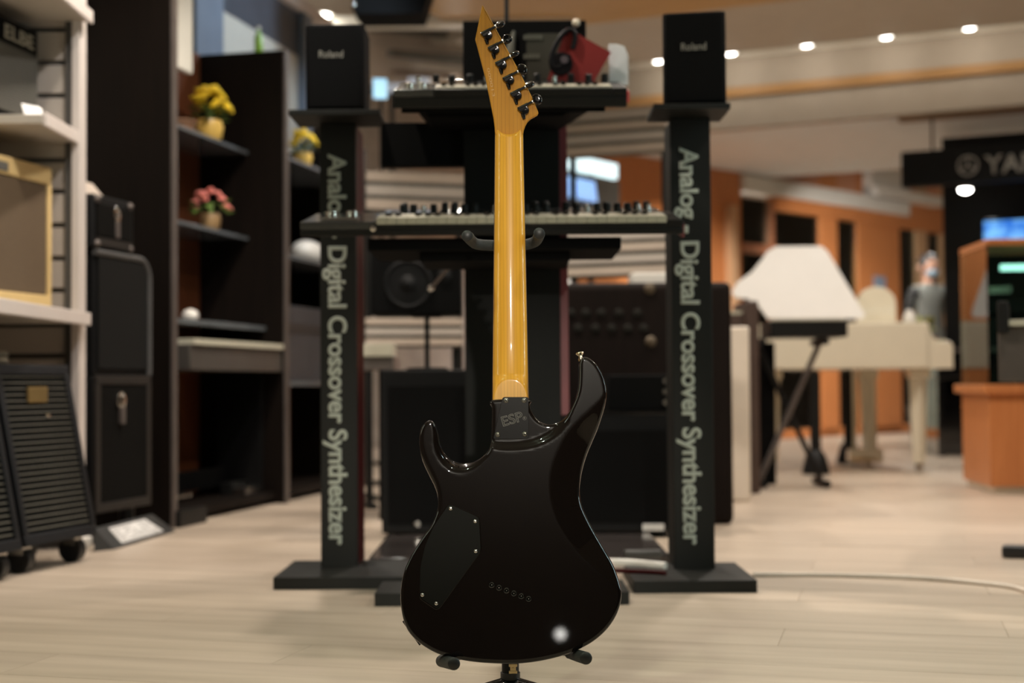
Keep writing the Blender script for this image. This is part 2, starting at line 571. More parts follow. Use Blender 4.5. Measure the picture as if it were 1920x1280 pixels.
t = thing('added_spotlight', 'round unseen spotlight added behind the photographer to brighten the guitar neck', 'lamp', (0.27, -3.62, 2.56))  # housing for the added spotlight
MB().lathe([(0.03, 0.10), (0.05, 0.06), (0.055, 0.0), (0.0, 0.02)], 20, (Vector((-0.27, 5.63, -1.72))).to_track_quat('-Z', 'Y').to_matrix().to_4x4()).build('housing', MATS['black_paint'], t)
MB().tube([(0, 0, 0.06), (0, 0, 0.34)], 0.015, 10).build('stem', MATS['black_paint'], t)
t = thing('added_counter', 'long low black counter added out of view to darken the guitar reflections', 'counter', (1.0, -2.4, 0))  # unseen block, added to darken what the belly contour mirrors
MB().box(0, 1.6, 0, 3.9, 0.08, 0.74, 0.006).build('body', MATS['black_matt'], t)
MB().box(-0.02, 1.62, -0.02, 3.92, 0.74, 0.77, 0.004).build('top', MATS['black_matt'], t)
MB().box(0.05, 1.55, 0.05, 3.85, 0, 0.08).build('plinth', MATS['black_matt'], t)
t = thing('added_globe', 'small glowing globe added unseen behind the photographer for a glint on the guitar', 'lamp', (0.31, -5.4, 0))  # unseen globe put in to mirror as a glint on the body
MB().lathe([(0.12, 0), (0.12, 0.012), (0.0, 0.018)], 20).build('base', MATS['black_paint'], t)
MB().tube([(0, 0, 0.01), (0, 0, 0.62)], 0.008, 10).build('pole', MATS['black_paint'], t)
MB().ball((0, 0, 0.665), 0.036, 3).build('globe', lampemit, t)
# beam with a lamp at the far left end of the hall
bm_ = struct(B('trim_1', covewhite, at(612, 28, 8.5).x, at(1075, 28, 8.5).x, 8.5, 8.62, at(700, 47, 8.5).z, at(700, 30, 8.5).z + 0.0))
ceiling_lamp(at(603, 28, 8.4) + Vector((0, 0, 0.02)), 'lone glowing lamp above the loudspeaker beside the dark cabinets', 1.0, 'recessed lamps of the ceiling cove')
for o in (o for o in list(bpy.data.objects) if o.name.startswith('recessed_lamp')):
    pass
# stepped soffit left of the guitar head
hall = struct(bpy.data.objects.new('wall_hall', None)); COL.objects.link(hall)
def hallboard(name, m, px0, y00, y01, px1, y10, y11, Y0, Y1):
    a, b_, c, d = at(px0, y01, Y0), at(px1, y11, Y1), at(px1, y10, Y1), at(px0, y00, Y0)
    return MB().quad(a, b_, c, d, 0.05).build(name, m, hall)
beige = mat('beige_board', (0.46, 0.38, 0.31), 0.6, var=0.05)
darkgrey = mat('dark_grey_board', (0.12, 0.115, 0.10), 0.5)
hallboard('soffit_board', beige, 690, 48, 152, 905, 48, 160, 8.8, 9.4)
hallboard('soffit_step', darkgrey, 700, 48, 58, 890, 62, 74, 8.7, 9.2)
hallboard('soffit_step', darkgrey, 735, 92, 104, 900, 105, 125, 8.7, 9.2)
hallboard('soffit_step', mat('brown_step', (0.16, 0.115, 0.085), 0.5), 740, 130, 138, 900, 138, 152, 8.7, 9.2)

# ------------------------------------------------------------------ glass showroom behind the piano
SA = R(45)
SO = Vector((0.25, 10.45, 0))
MS = Matrix.Translation(SO) @ Matrix.Rotation(SA, 4, 'Z')
show = bpy.data.objects.new('wall_showroom', None); COL.objects.link(show); show.matrix_world = MS; struct(show)
SY = lambda px: ((px - 960) / F * SO.y - SO.x) / (math.cos(SA) - (px - 960) / F * math.sin(SA))   # run along the wall under a column
def sbox(name, m, px0, px1, z0, z1, y0=0.0, y1=0.06):
    a, b_ = SY(px0), SY(px1)
    return MB().box(a, b_, y0, y1, z0, z1).build(name, m, show)
palewood = wood('pale_wood', (0.50, 0.30, 0.16), (0.60, 0.38, 0.22), 0.4)
sbox('wood_panel', orangewood, 1085, 1392, 0.0, 2.85)
sbox('wood_panel', orangewood, 1541, 1573, 0.0, 2.85)
sbox('wood_panel', orangewood, 1612, 1690, 0.0, 2.85)
sbox('wood_panel', palewood, 1722, 1742, 0.0, 2.85)
sbox('wood_panel', palewood, 1768, 1790, 0.0, 2.85)
sbox('top_rail', orangewood, 1455, 1768, 2.02, 2.28, -0.02, 0.08)
sbox('top_rail', white, 1392, 1700, 2.14, 2.28, -0.06, 0.08)
sbox('mid_rail', mat('rail_wood', (0.30, 0.12, 0.06), 0.4), 1392, 1541, 1.62, 1.70, -0.02, 0.08)
sbox('frieze', wood('salmon_wood', (0.55, 0.24, 0.13), (0.64, 0.30, 0.17), 0.4), 1392, 1800, 2.28, 2.85, 0.01, 0.05)
sbox('white_fascia', white, 1622, 1694, 2.27, 2.70, -0.10, 0.0)
sbox('white_canopy', white, 1622, 1752, 2.27, 2.36, -0.16, 0.0)
sbox('post', palewood, 1362, 1372, 0.0, 2.0, -0.08, 0.0)
sbox('post', mat('rail_wood', (0.30, 0.12, 0.06), 0.4), 1447, 1455, 0.0, 2.1)
for a, b_ in ((1392, 1447), (1455, 1541), (1573, 1612), (1690, 1722), (1742, 1768)):
    sbox('pane', glass, a, b_, 0.08, 2.1, 0.025, 0.035)
sbox('bottom_rail', orangewood, 1392, 1790, 0.0, 0.08)
sbox('window_recess', mat('recess_brown', (0.12, 0.075, 0.045), 0.6), 1212, 1234, 1.32, 1.86, -0.01, 0.0)
sbox('round_sign', mat('sign_blue', (0.25, 0.33, 0.45), 0.4), 1640, 1660, 1.36, 1.52, -0.012, 0.0)
# interior wall of the showroom
iw = mat('room_grey', (0.34, 0.33, 0.30), 0.7)
MB().box(-0.5, 8.0, 1.6, 1.7, 0, 2.85).build('inner_wall', iw, show)
MB().box(2.2, 3.3, 1.52, 1.6, 1.5, 1.75).build('lit_sign', mat('lit_white', (0.8, 0.9, 0.9), 0.5, emit=(0.75, 0.92, 0.90), estr=0.7), show)
sbox('pane', glass, 1392, 1447, 0.08, 2.1, 0.5, 0.51)

# dark showroom wall with the sign at the far right
by = mat('exhibit_black', (0.004, 0.0045, 0.005), 0.5, spec=0.25)
ew = bpy.data.objects.new('wall_exhibit', None); COL.objects.link(ew); struct(ew)
EO = at(1775, 850, 10.2); EO.z = 0
ew.location = EO; ew.rotation_euler = (0, 0, UANG)
MB().box(0, 3.0, 0, 0.1, 0, 2.25).build('black_panel', by, ew)
MB().box(0.0, 3.0, -0.25, 0.0, 0.68, 0.73).build('ledge', greytrim, ew)
MB().box(0.16, 0.46, -0.05, 0.0, 1.12, 1.16).build('handrail', steel, ew)

sp = at(1690, 350, 9.6)
sg = thing('shop_sign', 'black hanging sign board with grey emblem and capital letters above the dark wall', 'sign', (sp.x, sp.y, sp.z), UANG)
MB().box(0, 1.6, 0, 0.12, 0, 0.235, 0.004).build('board', mat('sign_black', (0.003, 0.003, 0.003), 0.6, spec=0.15), sg)
signgrey = mat('sign_grey', (0.20, 0.19, 0.17), 0.4)
lettering(textmesh('YAMAHA', 0.72, signgrey, 0.02, 0.01, height=0.125), sg, Matrix.Translation((0.54, -0.006, 0.05)) @ FACE)
tm = MB().torus(0.062, 0.007, 28, 8, Matrix.Translation((0.435, -0.006, 0.112)) @ FACE)
for k in range(3):
    a = R(90 + 120 * k)
    tm.tube([(0.435, -0.006, 0.112), (0.435 + 0.058 * math.cos(a), -0.006, 0.112 + 0.058 * math.sin(a))], 0.007, 8)
tm.build('emblem', signgrey, sg)
for x in (0.2, 1.4):
    MB().tube([(x, 0.06, 0.235), (x, 0.06, 2.30 - sp.z)], 0.008, 8).build('hanger', black, sg)

p = at(1810, 354, 9.50)
t = thing('track_spotlight', 'small glowing spotlight under the black sign', 'lamp', p)
MB().lathe([(0.015, 0.05), (0.040, 0.035), (0.044, 0.0), (0.040, 0.0)], 16).build('housing', greytrim, t)
MB().ball((0, 0, -0.005), 0.042, 2, (1, 1, 0.6)).build('bulb', lampemit, t)
MB().tube([(0, 0, 0.05), (0, 0.12, 0.06)], 0.008, 8).build('bracket', black, t)

# blue television on the dark wall
ty = 9.75
c = at(1845, 472, ty)
t = thing('television', 'flat screen showing bright blue clouds on the dark wall', 'television', (c.x, c.y, c.z), UANG)
tvm = mat('tv_picture', (0.02, 0.05, 0.1), 0.2, emit=(0.06, 0.28, 0.85), estr=1.2)
nt = tvm.node_tree
nzn = nt.nodes.new('ShaderNodeTexNoise'); nzn.inputs['Scale'].default_value = 9; nzn.inputs['Detail'].default_value = 4
crn = nt.nodes.new('ShaderNodeValToRGB')
crn.color_ramp.elements[0].position = 0.35; crn.color_ramp.elements[0].color = (0.01, 0.12, 0.55, 1)
crn.color_ramp.elements[1].position = 0.68; crn.color_ramp.elements[1].color = (0.25, 0.62, 1.0, 1)
tcn = nt.nodes.new('ShaderNodeTexCoord')
nt.links.new(tcn.outputs['Object'], nzn.inputs[0]); nt.links.new(nzn.outputs[0], crn.inputs[0])
nt.links.new(crn.outputs[0], nt.nodes['Principled BSDF'].inputs['Emission Color'])
MB().box(-0.02, 0.75, 0, 0.05, -0.03, 0.23, 0.005).build('frame', blackgloss, t)
MB().box(0.0, 0.73, -0.004, 0.0, -0.01, 0.21).build('screen', tvm, t)
MB().box(0.30, 0.42, 0.05, 0.12, 0.02, 0.15).build('bracket', black, t)

# ------------------------------------------------------------------ glass display counter, right
a = fl(1858, 925)
t = thing('glass_showcase', 'glass display counter with orange wood base and trim', 'showcase', (a.x, a.y, 0), R(-4))
zt, zg = at(1850, 725, a.y).z, at(1850, 460, a.y).z
MB().box(0, 0.9, 0, 0.5, 0.03, zt - 0.02, 0.004).build('base_cabinet', orangewood, t)
MB().box(0.02, 0.9, 0.02, 0.5, 0, 0.03).build('plinth', ivory, t)
MB().box(-0.03, 0.92, -0.03, 0.53, zt - 0.03, zt + 0.01, 0.006).build('counter_rim', orangewood, t)
MB().box(0.0, 0.9, 0.0, 0.5, zg, zg + 0.03, 0.006).build('top_frame', orangewood, t)
MB().box(0.005, 0.895, 0.0, 0.006, zt + 0.01, zg).build('glass_pane', greenglass, t)
MB().box(0.0, 0.006, 0.006, 0.495, zt + 0.01, zg).build('glass_pane', greenglass, t)
MB().box(0.02, 0.88, 0.03, 0.47, 0.80, 0.808).build('glass_shelf', greenglass, t)
MB().box(0.07, 0.88, 0.02, 0.05, zg - 0.11, zg - 0.085).build('tube_light', mat('tube_lit', (0.8, 0.9, 0.9), 0.4, emit=(0.8, 1.0, 0.95), estr=2.5), t)
MB().box(0.005, 0.025, 0.475, 0.495, zt, zg).build('corner_post', greytrim, t)
MB().box(0.04, 0.09, 0.10, 0.14, 0.10, 0.16, 0.006).build('lock', steel, t)

# dark digital piano cut by the frame edge
a = fl(1878, 1045)
t = thing('stage_piano', 'grey brown digital piano at the frame edge before the glass counter', 'piano', (a.x, a.y, 0), R(-20))
zb, zt2 = at(1870, 715, a.y).z, at(1870, 612, a.y).z
MB().box(0.0, 0.9, 0, 0.32, zb, zt2, 0.006).build('case', mat('case_brown', (0.085, 0.070, 0.060), 0.45), t)
MB().box(0.03, 0.9, -0.02, 0.13, zt2, zt2 + 0.018, 0.002).build('key_bed', whitekey, t)
MB().box(0.0, 0.03, -0.03, 0.32, zt2 - 0.02, zt2 + 0.07, 0.004).build('cheek', black, t)
MB().box(0.0, 0.5, -0.02, 0.04, 0, 0.035, 0.012).build('foot', smooth_rubber, t)
MB().box(0.30, 0.34, 0.1, 0.2, 0.0, zb, 0.003).build('leg', black, t)
MB().box(0.30, 0.34, 0.0, 0.2, 0.0, 0.035, 0.003).build('brace', black, t)

# ------------------------------------------------------------------ white grand piano
gpY = 7.75
def gx(px, Y=gpY): return at(px, 700, Y).x
a = fl(1440, 893)
t = thing('grand_piano', 'ivory white grand piano with open lid and tapered legs', 'piano', (0, 0, 0))
x0, x1 = gx(1440), gx(1742)
x2 = gx(1788)
z0, z1 = at(1600, 692, gpY).z, at(1600, 604, gpY).z
zk = at(1760, 640, gpY).z
# case: rim in plan, curved at the tail
plan = [(x0 + 0.02, gpY), (x1, gpY), (x1, gpY + 1.2), (x0 + 0.50, gpY + 1.2), (x0 + 0.40, gpY + 1.15), (x0 + 0.30, gpY + 1.0), (x0 + 0.24, gpY + 0.8), (x0 + 0.14, gpY + 0.6), (x0 + 0.02, gpY + 0.5), (x0 - 0.03, gpY + 0.35), (x0 - 0.03, gpY + 0.12)]
MZ = Matrix(((1, 0, 0, 0), (0, 0, 1, 0), (0, 1, 0, 0), (0, 0, 0, 1)))
MB().prism([(p_[0], p_[1]) for p_ in plan], z0, z1, MZ, 0.012).build('rim', ivory, t)
pr = [(x1 - 0.01, z0), (x2, z0), (x2, zk - 0.02), (x2 - 0.015, zk), (x1 + 0.045, zk), (x1 + 0.02, zk + 0.03), (x1 + 0.005, zk + 0.08), (x1 - 0.01, z1)]
MB().prism(pr, gpY, gpY + 1.2, None, 0.006).build('key_arm', ivory, t)
MB().box(x1 + 0.02, x2 - 0.02, gpY + 0.06, gpY + 1.14, zk, zk + 0.012).build('key_bed', whitekey, t)
lo = [(1372, 548), (1384, 528), (1410, 510), (1428, 488), (1440, 470), (1456, 462), (1540, 461), (1551, 470), (1622, 590), (1618, 597), (1440, 597), (1424, 575), (1404, 560), (1380, 558)]
lp = []
for q in lo:
    k = (597 - q[1]) / 136.0
    lp.append(at(q[0], q[1], gpY + 0.03 + 0.22 * k))
ln = Vector((0, 0.02, 0))
mbx = MB()
vs = [mbx.bm.verts.new(p_) for p_ in lp]
f1 = mbx.bm.faces.new(vs)
ex = bmesh.ops.extrude_face_region(mbx.bm, geom=[f1])
for v in ex['geom']:
    if isinstance(v, bmesh.types.BMVert): v.co += ln
mbx.build('lid', mat('lid_white', (0.66, 0.63, 0.58), 0.6, spec=0.2, var=0.02), t)
for px, dy in ((1721, 0.10), (1626, 0.95), (1446, 0.35)):
    X = gx(px, gpY + dy)
    s_ = 1.0
    MB().box(X - 0.055, X + 0.055, gpY + dy - 0.05, gpY + dy + 0.05, z0 - 0.05, z0, 0.006).build('leg_block', ivory, t)
    MB().tube([(X, gpY + dy, z0 - 0.04), (X, gpY + dy, 0.05)], [0.052, 0.034], 4).build('leg', ivory, t)
    MB().lathe([(0.02, 0), (0.025, 0.025), (0.02, 0.05)], 12, Matrix.Translation((X, gpY + dy, 0))).build('caster', steel, t)
for k, px in enumerate((1605, 1619, 1633)):
    X = gx(px, gpY + 0.6)
    MB().box(X - 0.012, X + 0.012, gpY + 0.5, gpY + 0.72, 0.04, 0.05).build('pedal', mat('brass', (0.6, 0.45, 0.2), 0.3, 1.0), t)
X = gx(1619, gpY + 0.75)
MB().box(X - 0.10, X + 0.10, gpY + 0.70, gpY + 0.78, 0.02, 0.10, 0.004).build('pedal_box', ivory, t)
for dx in (-0.06, 0.06):
    MB().tube([(X + dx, gpY + 0.74, 0.1), (X + dx, gpY + 0.74, z0)], 0.012, 8).build('pedal_rod', ivory, t)

# rounded music desk standing on the rim
c = at(1643, 600, gpY + 0.5)
zt3 = at(1643, 537, gpY + 0.5).z
hw = 0.115
arc = [(-hw, z1 - 0.005)] + [(-hw * math.cos(R(a_)), zt3 - hw * 0.9 + hw * 0.9 * math.sin(R(a_))) for a_ in range(0, 181, 15)] + [(hw, z1 - 0.005)]
MB().prism([(c.x + p_[0], p_[1]) for p_ in arc], gpY + 0.49, gpY + 0.52, None, 0.008).build('music_desk', ivory, t)
p = at(1705, 607, 8.6)
# small white jar on the rim of the piano
jz = z1
p = at(1705, 604, gpY + 0.45)
t = tag(MB().lathe([(0.030, 0), (0.036, 0.01), (0.036, 0.05), (0.022, 0.07), (0.022, 0.085), (0.0, 0.09)], 16).build('jar', white), 'small white jar standing on the grand piano rim', 'jar')
t.location = (p.x, gpY + 0.45, z1)

# black piano behind the white one
a = fl(1742, 852)
t = thing('upright_piano', 'black upright piano against the dark wall behind the white piano', 'piano', (a.x, a.y - 0.1, 0), UANG * 0.2)
MB().box(0.0, 0.52, 0.0, 0.42, 0.10, 0.70, 0.006).build('case', blackgloss, t)
MB().box(0.0, 0.52, -0.16, 0.0, 0.52, 0.60, 0.006).build('key_shelf', blackgloss, t)
MB().box(0.0, 0.05, -0.16, -0.02, 0.0, 0.52, 0.004).build('leg', blackgloss, t)
MB().box(0.47, 0.52, -0.16, -0.02, 0.0, 0.52, 0.004).build('leg', blackgloss, t)
MB().box(0.02, 0.50, 0.0, 0.42, 0.0, 0.10, 0.004).build('plinth', blackgloss, t)

# ------------------------------------------------------------------ masked person standing behind the piano
def person(px, Y, top_py):
    base = at(px, 700, Y)
    H = at(px, top_py, Y).z
    k = H / 1.70
    t = thing('person', 'dark haired person in grey top and blue face mask standing behind the piano', 'person', (base.x, Y, 0), R(10))
    J = {'pel': (0, 0, .92), 'wst': (0, 0, 1.06), 'chs': (0, .0, 1.27), 'nck': (0, 0, 1.42), 'hd0': (0, -.01, 1.50), 'hd1': (0, -.015, 1.60), 'hd2': (0, .0, 1.66),
         'sl': (-.16, 0, 1.38), 'el': (-.20, .02, 1.12), 'wl': (-.15, -.14, .96), 'hl': (-.12, -.20, .93), 'sr': (.16, 0, 1.38), 'er': (.20, .02, 1.12), 'wr': (.15, -.14, .96), 'hr': (.12, -.20, .93),
         'hpl': (-.09, 0, .88), 'kl': (-.10, -.01, .48), 'al': (-.10, .02, .08), 'fl': (-.10, -.12, .03), 'hpr': (.09, 0, .88), 'kr': (.10, -.01, .48), 'ar': (.10, .02, .08), 'fr': (.10, -.12, .03)}
    rad = {'pel': (.14, .10), 'wst': (.12, .09), 'chs': (.15, .10), 'nck': (.055, .055), 'hd0': (.07, .075), 'hd1': (.078, .095), 'hd2': (.055, .065), 'sl': (.06, .06), 'sr': (.06, .06), 'el': (.043, .043), 'er': (.043, .043), 'wl': (.028, .028), 'wr': (.028, .028), 'hl': (.035, .02), 'hr': (.035, .02),
           'hpl': (.085, .085), 'hpr': (.085, .085), 'kl': (.058, .058), 'kr': (.058, .058), 'al': (.04, .04), 'ar': (.04, .04), 'fl': (.04, .03), 'fr': (.04, .03)}
    E = [('pel', 'wst'), ('wst', 'chs'), ('chs', 'nck'), ('nck', 'hd0'), ('hd0', 'hd1'), ('hd1', 'hd2'), ('chs', 'sl'), ('sl', 'el'), ('el', 'wl'), ('wl', 'hl'), ('chs', 'sr'), ('sr', 'er'), ('er', 'wr'), ('wr', 'hr'),
         ('pel', 'hpl'), ('hpl', 'kl'), ('kl', 'al'), ('al', 'fl'), ('pel', 'hpr'), ('hpr', 'kr'), ('kr', 'ar'), ('ar', 'fr')]
    names = list(J)
    me = bpy.data.meshes.new('body')
    me.from_pydata([Vector(J[n]) * k for n in names], [(names.index(a_), names.index(b_)) for a_, b_ in E], [])
    o = link('body', me, t)
    md = o.modifiers.new('skin', 'SKIN')
    for i, n in enumerate(names):
        me.skin_vertices[0].data[i].radius = (rad[n][0] * k, rad[n][1] * k)
        me.skin_vertices[0].data[i].use_root = (n == 'pel')
    sd = o.modifiers.new('sub', 'SUBSURF'); sd.levels = 2; sd.render_levels = 2
    bpy.context.view_layer.update()
    dg = bpy.context.evaluated_depsgraph_get()
    m2 = bpy.data.meshes.new_from_object(o.evaluated_get(dg))
    o.modifiers.clear(); o.data = m2
    m2.name = 'body'
    m2.materials.clear()
    for mm in (mat('skin', (0.45, 0.24, 0.16), 0.5), mat('grey_shirt', (0.22, 0.23, 0.21), 0.8), mat('dark_trousers', (0.02, 0.022, 0.03), 0.8), mat('dark_sleeve', (0.02, 0.02, 0.02), 0.8)):
        m2.materials.append(mm)
    for pg in m2.polygons:
        z = pg.center.z / k
        x = abs(pg.center.x) / k
        pg.use_smooth = True
        if z > 1.43: pg.material_index = 0
        elif z < 0.92 and not (pg.center.y < -.12 * k and z > .5): pg.material_index = 2
        elif x > 0.175 or (x > .12 and pg.center.y < -.04 * k): pg.material_index = 3 if z > 1.0 else 0
        else: pg.material_index = 1
    # fingers
    for sx in (-1, 1):
        for q in range(4):
            bx = sx * .12 + (q - 1.5) * .018
            L_ = (.055, .066, .062, .048)[q]
            MB().tube([Vector((bx, -.22, .93)) * k, Vector((bx, -.24 - L_ * .4, .92)) * k, Vector((bx, -.24 - L_ * .6, .89)) * k], [.009 * k, .008 * k, .006 * k], 8).build('finger', MATS['skin'], t)
        MB().tube([Vector((sx * .09, -.19, .94)) * k, Vector((sx * .06, -.22, .93)) * k, Vector((sx * .055, -.25, .92)) * k], [.011 * k, .009 * k, .007 * k], 8).build('thumb', MATS['skin'], t)
    hr = mat('hair', (0.012, 0.009, 0.008), 0.5)
    MB().ball((0, .02 * k, 1.60 * k), .105 * k, 3, (.92, 1.0, 1.05)).build('hair', hr, t)
    MB().ball((0, -.055 * k, 1.565 * k), .085 * k, 3, (.82, .62, 1.05)).build('face', MATS['skin'], t)
    for sx in (-1, 1):
        MB().ball((sx * .03 * k, -.100 * k, 1.585 * k), .011 * k, 2).build('eye', hr, t)
        MB().ball((sx * .092 * k, .0, 1.57 * k), .025 * k, 2, (.4, .8, 1.2)).build('ear', MATS['skin'], t)
    MB().ball((0, -.068 * k, 1.525 * k), .070 * k, 3, (.9, .72, .75)).build('face_mask', mat('mask_blue', (0.33, 0.45, 0.55), 0.8), t)
    MB().ball((0, -.112 * k, 1.565 * k), .014 * k, 2, (.8, 1, 1.6)).build('nose', MATS['skin'], t)
person(1745, 11.6, 476)
p = at(1745, 600, 10.3)
t = thing('potted_shrub', 'yellow green leafy plant in a pot beside the masked person', 'plant', (p.x - 0.05, 10.3, 0))
MB().lathe([(0.09, 0), (0.13, 0.3), (0.135, 0.32), (0.0, 0.32)], 16).build('pot', darkgrey, t)
MB().tube([(0, 0, 0.3), (0, 0, 0.85)], 0.012, 8).build('stem', darkwood, t)
lf = MB().quad((0, -0.03, 0), (0.09, -0.02, 0.02), (0.10, 0.02, 0.02), (0, 0.03, 0), 0.003).mesh('leaf', mat('leaf_yellow', (0.30, 0.30, 0.05), 0.5))
for k in range(46):
    o = link('leaf', lf, t, (random.uniform(-.05, .05), random.uniform(-.05, .05), random.uniform(.55, .92)), (random.uniform(-.6, .6), random.uniform(-.9, .5), random.uniform(0, 6.28)))

# ------------------------------------------------------------------ keyboard on X stand by the piano
kY = 6.72
a0, a1 = at(1445, 632, kY), at(1590, 598, kY)
t = thing('stage_keyboard', 'black slab keyboard lying on a folding stand before the white piano', 'keyboard', (a0.x, kY, a0.z))
L_ = a1.x - a0.x
MB().box(0, L_, 0, 0.28, 0.0, a1.z - a0.z - 0.006, 0.008).build('case', black, t)
for k in range(14):
    MB().box(0.015 + k * (L_ - .03) / 14, 0.015 + (k + .93) * (L_ - .03) / 14, -0.006, 0.12, a1.z - a0.z - 0.006, a1.z - a0.z + 0.004).build('white_key', whitekey, t)
t2 = thing('keyboard_stand', 'grey folding cross stand under the slab keyboard', 'stand', (a0.x + L_ / 2 - 0.08, kY + 0.14, 0))
h = a0.z
MB().tube([(-0.14, 0, 0.03), (0.16, 0, h - 0.02)], 0.014, 10).build('leg', greytrim, t2)
MB().tube([(0.16, 0.03, 0.03), (-0.14, 0.03, h - 0.02)], 0.014, 10).build('leg', black, t2)
for x, z in ((-0.14, 0.018), (0.16, 0.018), (0.16, h - 0.02), (-0.14, h - 0.02)):
    MB().tube([(x, -0.13, z), (x, 0.16, z)], 0.0175, 10).build('crossbar', black, t2)

# black round-base microphone stands under the piano
for px, py, yy, lab in ((1530, 888, 8.0, 'black pole stand with round foot under the piano tail'), (1592, 868, 8.9, 'thin black pole stand farther under the piano')):
    a = fl(px, py)
    t = thing('pole_stand', lab, 'stand', (a.x, a.y, 0))
    MB().lathe([(0.075, 0), (0.075, 0.02), (0.055, 0.10), (0.032, 0.13), (0.0, 0.13)], 20).build('base', black, t)
    MB().tube([(0, 0, 0.12), (0, 0, 0.55)], 0.030, 12).build('pole', black, t)

# digital pianos in a row, seen end-on
def console(px0, px1, py_top, py_floor, m, lab, run=0.75, name='digital_piano'):
    a = fl(px0, py_floor); Y = a.y
    X1 = at(px1, 700, Y).x
    zt_ = at(px0, py_top, Y).z
    t = thing(name, lab, 'piano', (X1, Y, 0))
    wd = X1 - a.x
    MB().box(-wd, 0, 0, 0.36, 0, zt_, 0.012, None, 3).build('side_panel', m, t)
    MB().box(-run, -run + 0.04, 0, 0.36, 0, zt_, 0.01).build('side_panel', m, t)
    MB().box(-run + 0.04, -wd, 0.04, 0.34, zt_ - 0.18, zt_ - 0.06, 0.004).build('key_case', m, t)
    MB().box(-run + 0.05, -wd - 0.01, 0.04, 0.18, zt_ - 0.06, zt_ - 0.045).build('key_bed', whitekey, t)
    MB().box(-run + 0.04, -wd, 0.30, 0.34, 0.1, zt_ - 0.18).build('back_board', m, t)
    return t
console(1372, 1406, 612, 940, mat('white_satin', (0.70, 0.62, 0.52), 0.45, var=0.03), 'white digital piano seen end-on beside the brown cabinet', 0.6)
console(1402, 1424, 563, 925, mat('walnut_brown', (0.060, 0.035, 0.026), 0.5), 'tall walnut brown digital piano behind the white one', 0.5)
console(1428, 1454, 642, 908, blackmatt, 'black digital piano end panel behind the walnut one', 0.3)

# ------------------------------------------------------------------ brown cabinet and black cases behind the stands
a = fl(1065, 985); Y = 5.03
X0, X1 = at(1052, 700, Y).x, at(1374, 700, Y).x
zt_ = at(1300, 528, Y).z
t = thing('brown_cabinet', 'dark brown wooden cabinet with two brass bolts behind the stand', 'cabinet', (X0, Y, 0))
MB().box(0, X1 - X0, 0, 0.4, 0.0, zt_, 0.03, None, 4).build('case', brownpanel, t)
stud = mat('stud_grey', (0.012, 0.011, 0.0085), 0.7, spec=0.15)
for px, py in ((1218, 541), (1220, 640)):
    q = at(px, py, Y)
    MB().lathe([(0.020, 0), (0.020, 0.004), (0.012, 0.010), (0.0, 0.012)], 16, Matrix.Translation((q.x - X0, 0, q.z)) @ FACE).build('bolt', mat('brass_dull', (0.09, 0.066, 0.04), 0.5, 0.3), t)
for row, pys in ((587, (1070, 1098, 1127, 1160, 1195)), (616, (1084, 1116, 1147, 1177, 1207))):
    for px in pys:
        q = at(px, row, Y)
        MB().lathe([(0.017, 0), (0.017, 0.003), (0.012, 0.006), (0.0, 0.006)], 14, Matrix.Translation((q.x - X0, 0, q.z)) @ FACE).build('stud', stud, t)

x0_, x1_, z0_, z1_ = rect(1184, 504, 1262, 527, Y + 0.1)
t = thing('glow_slab', 'flat white slab put in for a pale glow over the brown cabinet', 'box', (x0_, Y + 0.1, zt_))  # pale slab put in where there is only a white glow
MB().box(0, x1_ - x0_, 0, 0.16, 0, 0.040, 0.006).build('carton', white, t)
MB().box(0.01, x1_ - x0_ - 0.01, 0.01, 0.15, 0.040, 0.042, 0.0005).build('slab_top', cabpaper, t)
def case_box(px0, py0, px1, py1, Y, depth, lab, name, extra=None):
    X0, X1, Z0, Z1 = rect(px0, py0, px1, py1, Y)
    t = thing(name, lab, 'amplifier', (X0, Y, 0))
    Z0 = max(0.02, Z0)
    MB().box(0, X1 - X0, 0, depth, Z0, Z1, 0.008).build('case', tolex, t)
    MB().box(0.02, X1 - X0 - 0.02, -0.006, 0.0, Z0 + 0.03, Z1 - 0.05, 0.003).build('grille', blackmatt, t)
    for x in (0.03, X1 - X0 - 0.03):
        for y in (0.04, depth - 0.04):
            MB().tube([(x, y, 0), (x, y, Z0)], 0.014, 10).build('foot', smooth_rubber, t)
    return t, X1 - X0, Z0, Z1
amp1, wA, zA0, zA1 = case_box(716, 692, 904, 1004, 4.62, 0.34, 'black amplifier box standing behind the left end of the keyboard stand', 'amplifier')
MB().lathe([(0.010, 0), (0.010, 0.004), (0.0, 0.005)], 12, Matrix.Translation((0.115, -0.006, 0.05)) @ FACE).build('badge', steel, amp1)
amp2, wB, zB0, zB1 = case_box(1066, 776, 1262, 1004, 4.62, 0.3, 'wide black amplifier box with a glossy top before the brown cabinet', 'amplifier')
MB().box(0.0, wB, -0.004, 0.30, zB1, zB1 + 0.012, 0.003).build('glossy_top', blackgloss, amp2)
q = at(1225, 1014, 4.55)
MB().box(wB * 0.70, wB * 0.90, -0.012, -0.006, zB0 + 0.005, zB0 + 0.026).build('label_strip', cabpaper, amp2)
# black rack unit on the glossy top
X0, X1, Z0, Z1 = rect(1140, 702, 1264, 770, 4.70)
t = thing('rack_unit', 'black rack unit lying on the glossy topped amplifier', 'amplifier', (X0, 4.70, zB1 + 0.012))
MB().box(0, X1 - X0, 0, 0.2, 0, Z1 - zB1 - 0.012, 0.006).build('case', blackmatt, t)
for k in range(3):
    MB().lathe([(0.011, 0), (0.010, 0.012), (0.0, 0.012)], 12, Matrix.Translation((X1 - X0 - 0.03, 0, 0.025 + k * 0.035)) @ FACE).build('knob', steel, t)

